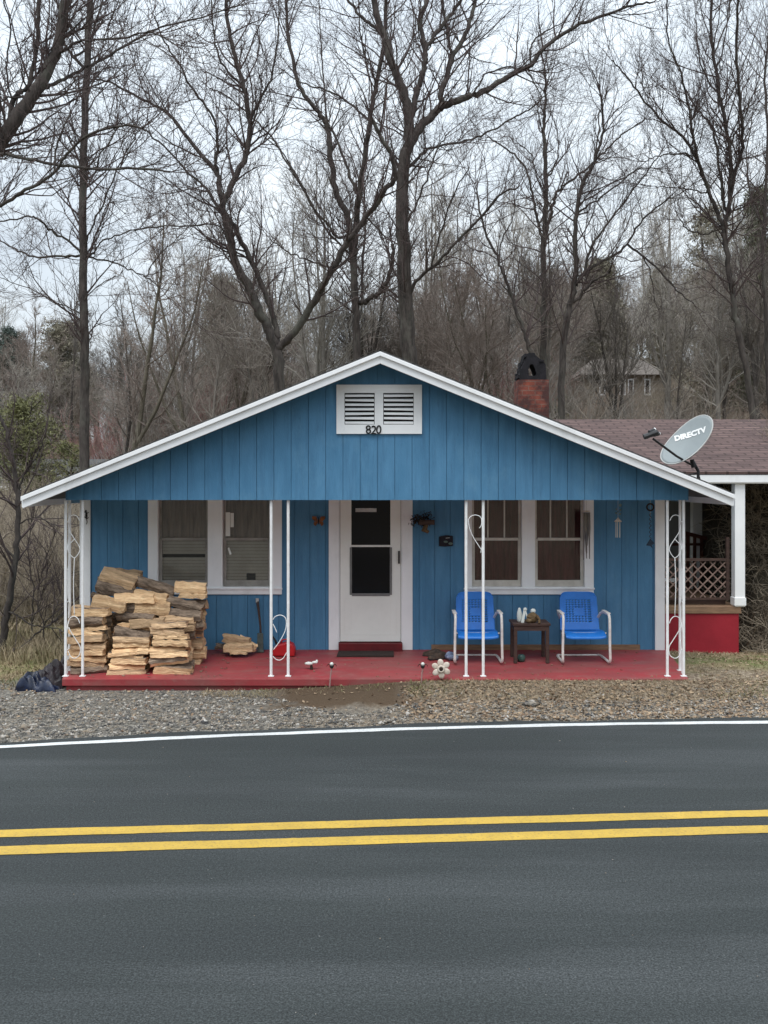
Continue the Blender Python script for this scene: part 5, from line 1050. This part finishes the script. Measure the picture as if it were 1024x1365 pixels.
while len(spots) < 268 and tries < 6000:
    tries += 1; y = 38 + 88 * rp.random() ** 1.15; x = y * rp.uniform(-.46, .46)
    if any((x - a) ** 2 + (y - b) ** 2 < (1.6 + y * .012) ** 2 for a, b in spots): continue
    ang = x / y
    if 52 < y < 76 and .20 < ang < .30 : continue           # gap with the far house
    if y < 50 and ang < -.28: continue
    spots.append((x, y))
kinds = ['slim straight', 'forked', 'low spreading', 'tall narrow', 'short many-stemmed', 'thin', 'tall broad', 'three-stemmed']
for i, (x, y) in enumerate(spots):
    k = i % len(protos); src = protos[k]
    if i < len(protos): o = src
    else:
        o = src.copy(); col.objects.link(o)
        for ch_ in src.children: c = ch_.copy(); col.objects.link(c); c.parent = o
    o.location = (x, y, tz(x, y)); o.rotation_euler = (0, 0, rp.uniform(0, 6.28)); s = rp.uniform(.7, 1.06) * (1 + .002 * max(0, y - 60)); o.scale = (s, s, s * rp.uniform(.92, 1.08))
    tag(o, 'bare grey tree in the leafless wood on the hillside behind the house', 'tree', 'bare trees of the hillside wood')
# ---------------------------------------------------------------- brush
def brush(name, n, fn, hmin, hmax, r, mat, label, lean=.35, twigs=2, seed=1):
    rg = np.random.default_rng(seed); X, Y = fn(rg, n); T_ = Tubes(); Hh = rg.uniform(hmin, hmax, len(X)); p = np.stack([X, Y, terrain(X, Y) - .05], -1)
    d0 = np.stack([rg.normal(0, lean, len(X)), rg.normal(0, lean, len(X)), np.ones(len(X))], -1)
    a, b = grow(p, d0, Hh, r * rg.uniform(.7, 1.4, len(X)) * (Y / 30) ** .5, r * .5 * np.ones(len(X)), 5, .16, .02, rg); T_.add(a, b, 3)
    p, dd, rr, t, par = spawn(a, b, twigs, .2, .4, 1.1, rg); a2, b2 = grow(p, dd, Hh[par] * rg.uniform(.25, .6, len(p)), rr * .7, rr * .4, 4, .2, 0, rg); T_.add(a2, b2, 3)
    return tag(T_.build(name, mat), label, 'brush', kind='stuff')
def hillside(rg, n):
    y = 30 + 85 * rg.uniform(0, 1, n) ** 1.1; x = y * rg.uniform(-.47, .47, n); k = ~((y < 45) & (x / y < -.27)); return x[k], y[k]
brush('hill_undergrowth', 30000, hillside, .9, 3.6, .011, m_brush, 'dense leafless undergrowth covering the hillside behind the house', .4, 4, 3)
def rightb(rg, n): return rg.uniform(5.75, 10.5, n), rg.uniform(15.2, 21, n)
def leftb(rg, n):
    y = 17.5 + 22 * rg.uniform(0, 1, n) ** .9; return -y * rg.uniform(.27, .46, n), y
brush('field_undergrowth', 9000, leftb, .7, 2.5, .0075, m_brush_n, 'tangled leafless brush in the field left of the house', .5, 5, 5)
# vine covered bank right of the porch
def bankz(X, Y): return terrain(X, Y) + sstep(Y, 15.3, 17.2) * (2.9 + .35 * np.sin(X * 1.9) + .25 * np.sin(X * 4.3 + Y * 2)) * sstep(X, 5.75, 6.3) 
bx2, by2 = np.meshgrid(np.linspace(5.6, 13, 60), np.linspace(15.15, 18.6, 46)); bz2 = bankz(bx2, by2) + .10 * np.sin(bx2 * 7.3 + by2 * 3) * np.sin(by2 * 6.1 + bx2 * 2) - .03
i_ = np.arange(60 * 46).reshape(46, 60); q_ = np.stack([i_[:-1, :-1], i_[:-1, 1:], i_[1:, 1:], i_[1:, :-1]], -1).reshape(-1, 4)
tag(npmesh('bank', np.stack([bx2, by2, bz2], -1), q_, M('bank_soil', (.085, .07, .05), (.04, .034, .026), 3, rough=.95, bump=.8, bdist=.05)), kind='structure')
rg = np.random.default_rng(8); n = 5200; X = rg.uniform(5.8, 12, n); Y = rg.uniform(15.25, 17.6, n); T_ = Tubes(); p = np.stack([X, Y, bankz(X, Y) - .03], -1)
a, b = grow(p, np.stack([rg.normal(0, .8, n), -np.abs(rg.normal(.5, .5, n)), rg.uniform(-.2, 1.3, n)], -1), rg.uniform(.25, .95, n), rg.uniform(.004, .010, n), np.full(n, .003), 6, .3, -.06, rg); T_.add(a, b, 3)
p, dd, rr, t, par = spawn(a, b, 3, .2, .4, 1.2, rg); a2, b2 = grow(p, dd, rg.uniform(.1, .35, len(p)), rr * .7, rr * .4, 4, .25, 0, rg); T_.add(a2, b2, 3)
tag(T_.build('bank_vines', m_brush_n), 'brown tangled vines covering the bank at the right edge', 'vines', kind='stuff')
brush('bank_scrub', 1500, lambda rg, n: (rg.uniform(4.2, 9.5, n), rg.uniform(22.5, 27, n)), 1.6, 3.8, .010, m_brush_n, 'leafless scrub behind the porch of the brown-roofed house', .35, 5, 9)
# ---------------------------------------------------------------- evergreens
def evergreen(label, px, d, ytop, ybase, wpx, mat, seed, cone=True, nb=90, ntuft=34, leaf=.16, name='evergreen_tree', cat='tree', group=None):
    x = PX(px, d); zb = min(PZ(ybase, d), tz(x, d)) ; z0 = tz(x, d); Ht = max(PZ(ytop, d) - z0, 1.5); Wd = wpx / F * d / 2; low = min(max(PZ(ybase, d) - z0, .1) / Ht, .10)
    rg = np.random.default_rng(seed); root = thing(name, label, cat, (x, d, z0), 0, group); T_ = Tubes()
    pts, rad = grow(np.array([[x, d, z0 - .3]]), np.array([[0, 0, 1.]]), np.array([Ht]), np.array([.05 + Ht * .014]), np.array([.02]), 9, .03, .02, rg); T_.add(pts, rad, 6)
    t = rg.uniform(low, .98, nb); f = (t - low) / (1 - low + 1e-6); prof = (1 - f) ** .75 if cone else np.sqrt(np.clip(1 - (2 * f - .85) ** 2 * .75, .05, 1)); a = rg.uniform(0, 6.28, nb)
    p0 = np.stack([np.full(nb, x), np.full(nb, d), z0 + t * Ht * .97], -1); L = Wd * prof * rg.uniform(.55, 1.12, nb) + .15
    bp, br = grow(p0, np.stack([np.cos(a), np.sin(a), rg.uniform(-.05, .5, nb)], -1), L, np.full(nb, .03), np.full(nb, .008), 6, .12, .03, rg); T_.add(bp, br, 3); T_.build('trunk', m_bark, root)
    k = ntuft; q = rg.uniform(.2, 1.05, (nb, k)); xx = np.clip(q * 5, 0, 4.999); ii = xx.astype(int); ff = (xx - ii)[..., None]; bi = np.arange(nb)[:, None]
    c = bp[bi, ii] * (1 - ff) + bp[bi, ii + 1] * ff; c = c + rg.normal(0, 1, c.shape) * (np.array([.16, .16, .10]) * Wd * .55); c = c.reshape(-1, 3)
    c = np.repeat(c, 5, 0) + rg.normal(0, leaf * .6, (len(c) * 5, 3)); n = len(c); u = nrm(rg.normal(0, 1, (n, 3)) + [0, 0, .3]); v = nrm(np.cross(u, rg.normal(0, 1, (n, 3)))); s = leaf * rg.uniform(.5, 1.2, (n, 1))
    V = np.stack([c - v * s * .13, c + v * s * .13, c + u * s], 1); npmesh('crown', V, np.arange(n * 3).reshape(-1, 3), mat, root); return root
evergreen('dark blue-green evergreen at the far left edge of the wood', 14, 72, 434, 520, 52, m_dpine, 1, False, 110, 40, .34)
evergreen('dark grey-green evergreen left of the tall straight tree', 84, 76, 424, 500, 84, m_opine, 2, False, 120, 36, .36)
evergreen('low olive juniper above the grey roofs at the left', 36, 37, 528, 625, 104, m_cedar, 3, False, 130, 22, .17, 'juniper_bush', 'bush')
evergreen('olive bush growing against the corner of the grey roof', 96, 36, 588, 650, 64, m_cedar, 4, False, 60, 20, .13, 'juniper_bush', 'bush')
evergreen('grey-olive pine behind the arching limbs, left of the roof peak', 298, 70, 358, 480, 120, m_opine, 5, True, 130, 36, .36)
evergreen('broad olive-grey pine on the hill above the chimney', 800, 74, 345, 475, 112, m_opine, 6, True, 170, 40, .38)
evergreen('pine behind the fan-crowned tree, left one of the right-hand pines', 945, 60, 262, 420, 88, m_opine, 7, False, 120, 20, .30)
evergreen('dark pine cut by the right edge of the picture', 1010, 62, 240, 430, 100, m_pine, 8, True, 160, 34, .32)
evergreen('small pine beneath the right-hand pines', 880, 82, 350, 440, 60, m_opine, 9, True, 90, 30, .36)
evergreen('green ivy clump on the slope behind the chimney', 745, 44, 520, 566, 60, m_cedar, 10, False, 40, 16, .13, 'ivy_clump', 'bush')
# ---------------------------------------------------------------- distant houses
fd_ = 66; x0, x1 = PX(779, fd_), PX(889, fd_); zb_, ze_, zt_ = PZ(555, fd_), PZ(500, fd_), PZ(471, fd_)
h = thing('tan_house', 'tan hip-roofed house seen through bare trees on the hill at the right', 'house', ((x0 + x1) / 2, fd_ + 3, tz((x0 + x1) / 2, fd_)))
MB().box(x0, x1, fd_, fd_ + 6, zb_ - 3, ze_).build('wall', M('tan_render', (.26, .22, .17), (.19, .16, .125), 2, rough=.9), h)
xa, xb = x0 - .4, x1 + .4; MB().add([(xa, fd_ - .4, ze_), (xb, fd_ - .4, ze_), (xb, fd_ + 6.4, ze_), (xa, fd_ + 6.4, ze_), (xa + 1.6, fd_ + 3, zt_), (xb - 1.6, fd_ + 3, zt_)], [(0, 1, 5, 4), (1, 2, 5), (2, 3, 4, 5), (3, 0, 4), (3, 2, 1, 0)]).build('roof', M('pinkish_grey_shingles', (.17, .15, .135), (.12, .105, .095), 4, rough=.95), h)
for a, b in ((800, 806), (827, 833), (838, 844), (860, 866)):
    f = MB().box(PX(a - 1, fd_), PX(b + 1, fd_), fd_ - .05, fd_ - .01, PZ(527, fd_), PZ(505, fd_)).build('window', m_white, h); MB().box(PX(a + .5, fd_), PX(b - .5, fd_), fd_ - .07, fd_ - .055, PZ(525, fd_), PZ(507, fd_)).build('pane', m_glass_dark, f)
def shed(label, gx0, gx1, d, dep, yb, ye_l, ye_r, ypeak_f):
    xa, xb = PX(gx0, d), PX(gx1, d); xm = (xa + xb) / 2; ze = PZ(ye_l, d); zt = PZ(ypeak_f, d + dep / 2); o = thing('grey_house', label, 'house', (xm, d + dep / 2, tz(xm, d)))
    MB().box(xa + .4, xb - .4, d + .5, d + dep - .5, tz(xm, d) - 1, ze - .12).build('wall', M('grey_siding', (.16, .15, .14), (.10, .095, .09), 2, rough=.9), o)
    for x_ in (xa + .4, xb - .55):
        y0, y1 = d + .51, d + dep - .51; ym = d + dep / 2; MB().add([(x_, y0, ze - .12), (x_, y1, ze - .12), (x_, ym, zt - .3), (x_ + .15, y0, ze - .12), (x_ + .15, y1, ze - .12), (x_ + .15, ym, zt - .3)], [(0, 1, 2), (5, 4, 3), (0, 3, 4, 1), (1, 4, 5, 2), (2, 5, 3, 0)]).build('gable_end', m_lgrey, o)
    rr = MB().slab([(xa, d, ze), (xb, d, ze), (xb, d + dep / 2, zt), (xa, d + dep / 2, zt)], .08).slab([(xa, d + dep / 2, zt), (xb, d + dep / 2, zt), (xb, d + dep, ze), (xa, d + dep, ze)], .08).build('roof', m_shingle_f, o)
    MB().box(xa, xb, d - .04, d - .005, ze - .2, ze + .0).build('fascia', m_white, rr)
    w_ = MB().box(xm - .6, xm + .6, d + .44, d + .495, ze - 1.6, ze - .5).build('window', m_white, o); MB().box(xm - .5, xm + .5, d + .42, d + .435, ze - 1.5, ze - .6).build('pane', m_glass_dark, w_)
shed('low grey-roofed house partly hidden behind the left roof edge', -60, 108, 42, 9, 700, 648, 640, 612)
shed('second grey-roofed house farther back, beside the tall straight trunk', 118, 215, 52, 9, 690, 612, 615, 588)
# twiggy reddish shrubs behind the left slope
def shrub(label, px, d, ytop, wpx, mat, seed, n1=70):
    x = PX(px, d); z0 = tz(x, d); Ht = PZ(ytop, d) - z0; rg = np.random.default_rng(seed); root = thing('twiggy_shrub', label, 'shrub', (x, d, z0)); T_ = Tubes(); W_ = wpx / F * d / 2
    p = np.stack([rg.normal(0, W_ * .4, n1) + x, rg.normal(0, W_ * .4, n1) + d, np.full(n1, z0 - .1)], -1)
    a, b = grow(p, np.stack([rg.normal(0, .35, n1), rg.normal(0, .35, n1), np.ones(n1)], -1), Ht * rg.uniform(.6, 1.05, n1), np.full(n1, .03), np.full(n1, .01), 7, .12, .05, rg); T_.add(a, b, 3)
    p, dd, rr, t, par = spawn(a, b, 10, .15, .3, 1., rg); a2, b2 = grow(p, dd, Ht * rg.uniform(.12, .35, len(p)), rr * .6, rr * .4, 4, .2, .05, rg); T_.add(a2, b2, 3)
    p, dd, rr, t, par = spawn(a2, b2, 3, .2, .3, 1., rg); a3, b3 = grow(p, dd, Ht * rg.uniform(.05, .15, len(p)), rr * .8, rr * .5, 3, .2, .05, rg); T_.add(a3, b3, 3)
    T_.build('stems', mat, root)
m_redtw = M('reddish_twigs', (.36, .20, .18), (.22, .13, .12), 1, rough=.95, bump=0)
shrub('reddish leafless shrub above the left roof slope, nearer the straight trunk', 165, 50, 545, 90, m_redtw, 1); shrub('reddish leafless shrub behind the middle of the left roof slope', 262, 50, 505, 90, m_redtw, 2)
shrub('grey arching shrub behind the left slope between the two reddish ones', 215, 46, 520, 80, m_ftwig, 3); shrub('grey twiggy shrub right of the chimney', 765, 36, 500, 70, m_ftwig, 4)
shrub('pale twiggy shrub behind the brown shingled roof ridge', 900, 40, 520, 90, m_ftwig, 5); shrub('reddish shrub just left of the chimney', 660, 48, 480, 80, m_redtw, 6)

def porch_bits(name, n, xr, yr, smin, smax, mat, label, cat):
    X = NR.uniform(*xr, n); Y = NR.uniform(*yr, n); c = np.stack([X, Y, zf(Y) + .006], -1); u = nrm(NR.normal(0, 1, (n, 3)) * [1, 1, .2]); v = nrm(np.cross(u, NR.normal(0, .3, (n, 3)) + [0, 0, 1])); S = NR.uniform(smin, smax, (n, 1)); w2 = np.array([0, 0, .004])
    V = np.stack([c - u * S, c - v * S * .4, c + u * S, c + v * S * .4, c - u * S + w2, c - v * S * .4 + w2, c + u * S + w2, c + v * S * .4 + w2], 1); b = (np.arange(n) * 8)[:, None]
    Q = np.concatenate([b + np.array([q]) for q in ((0, 3, 2, 1), (4, 5, 6, 7), (0, 1, 5, 4), (1, 2, 6, 5), (2, 3, 7, 6), (3, 0, 4, 7))]); tag(npmesh(name, V, Q, mat), label, cat, kind='stuff')
porch_bits('bark_chips', 200, (-3.85, -2.0), (12.0, 13.1), .006, .03, m_logbark, 'bark chips and splinters lying on the porch floor around the woodpile', 'bark chips')
porch_bits('porch_leaves', 90, (-1.7, 3.6), (12.0, 13.25), .008, .024, m_leaf, 'a few dry leaves and crumbs blown over the red porch floor', 'fallen leaves')
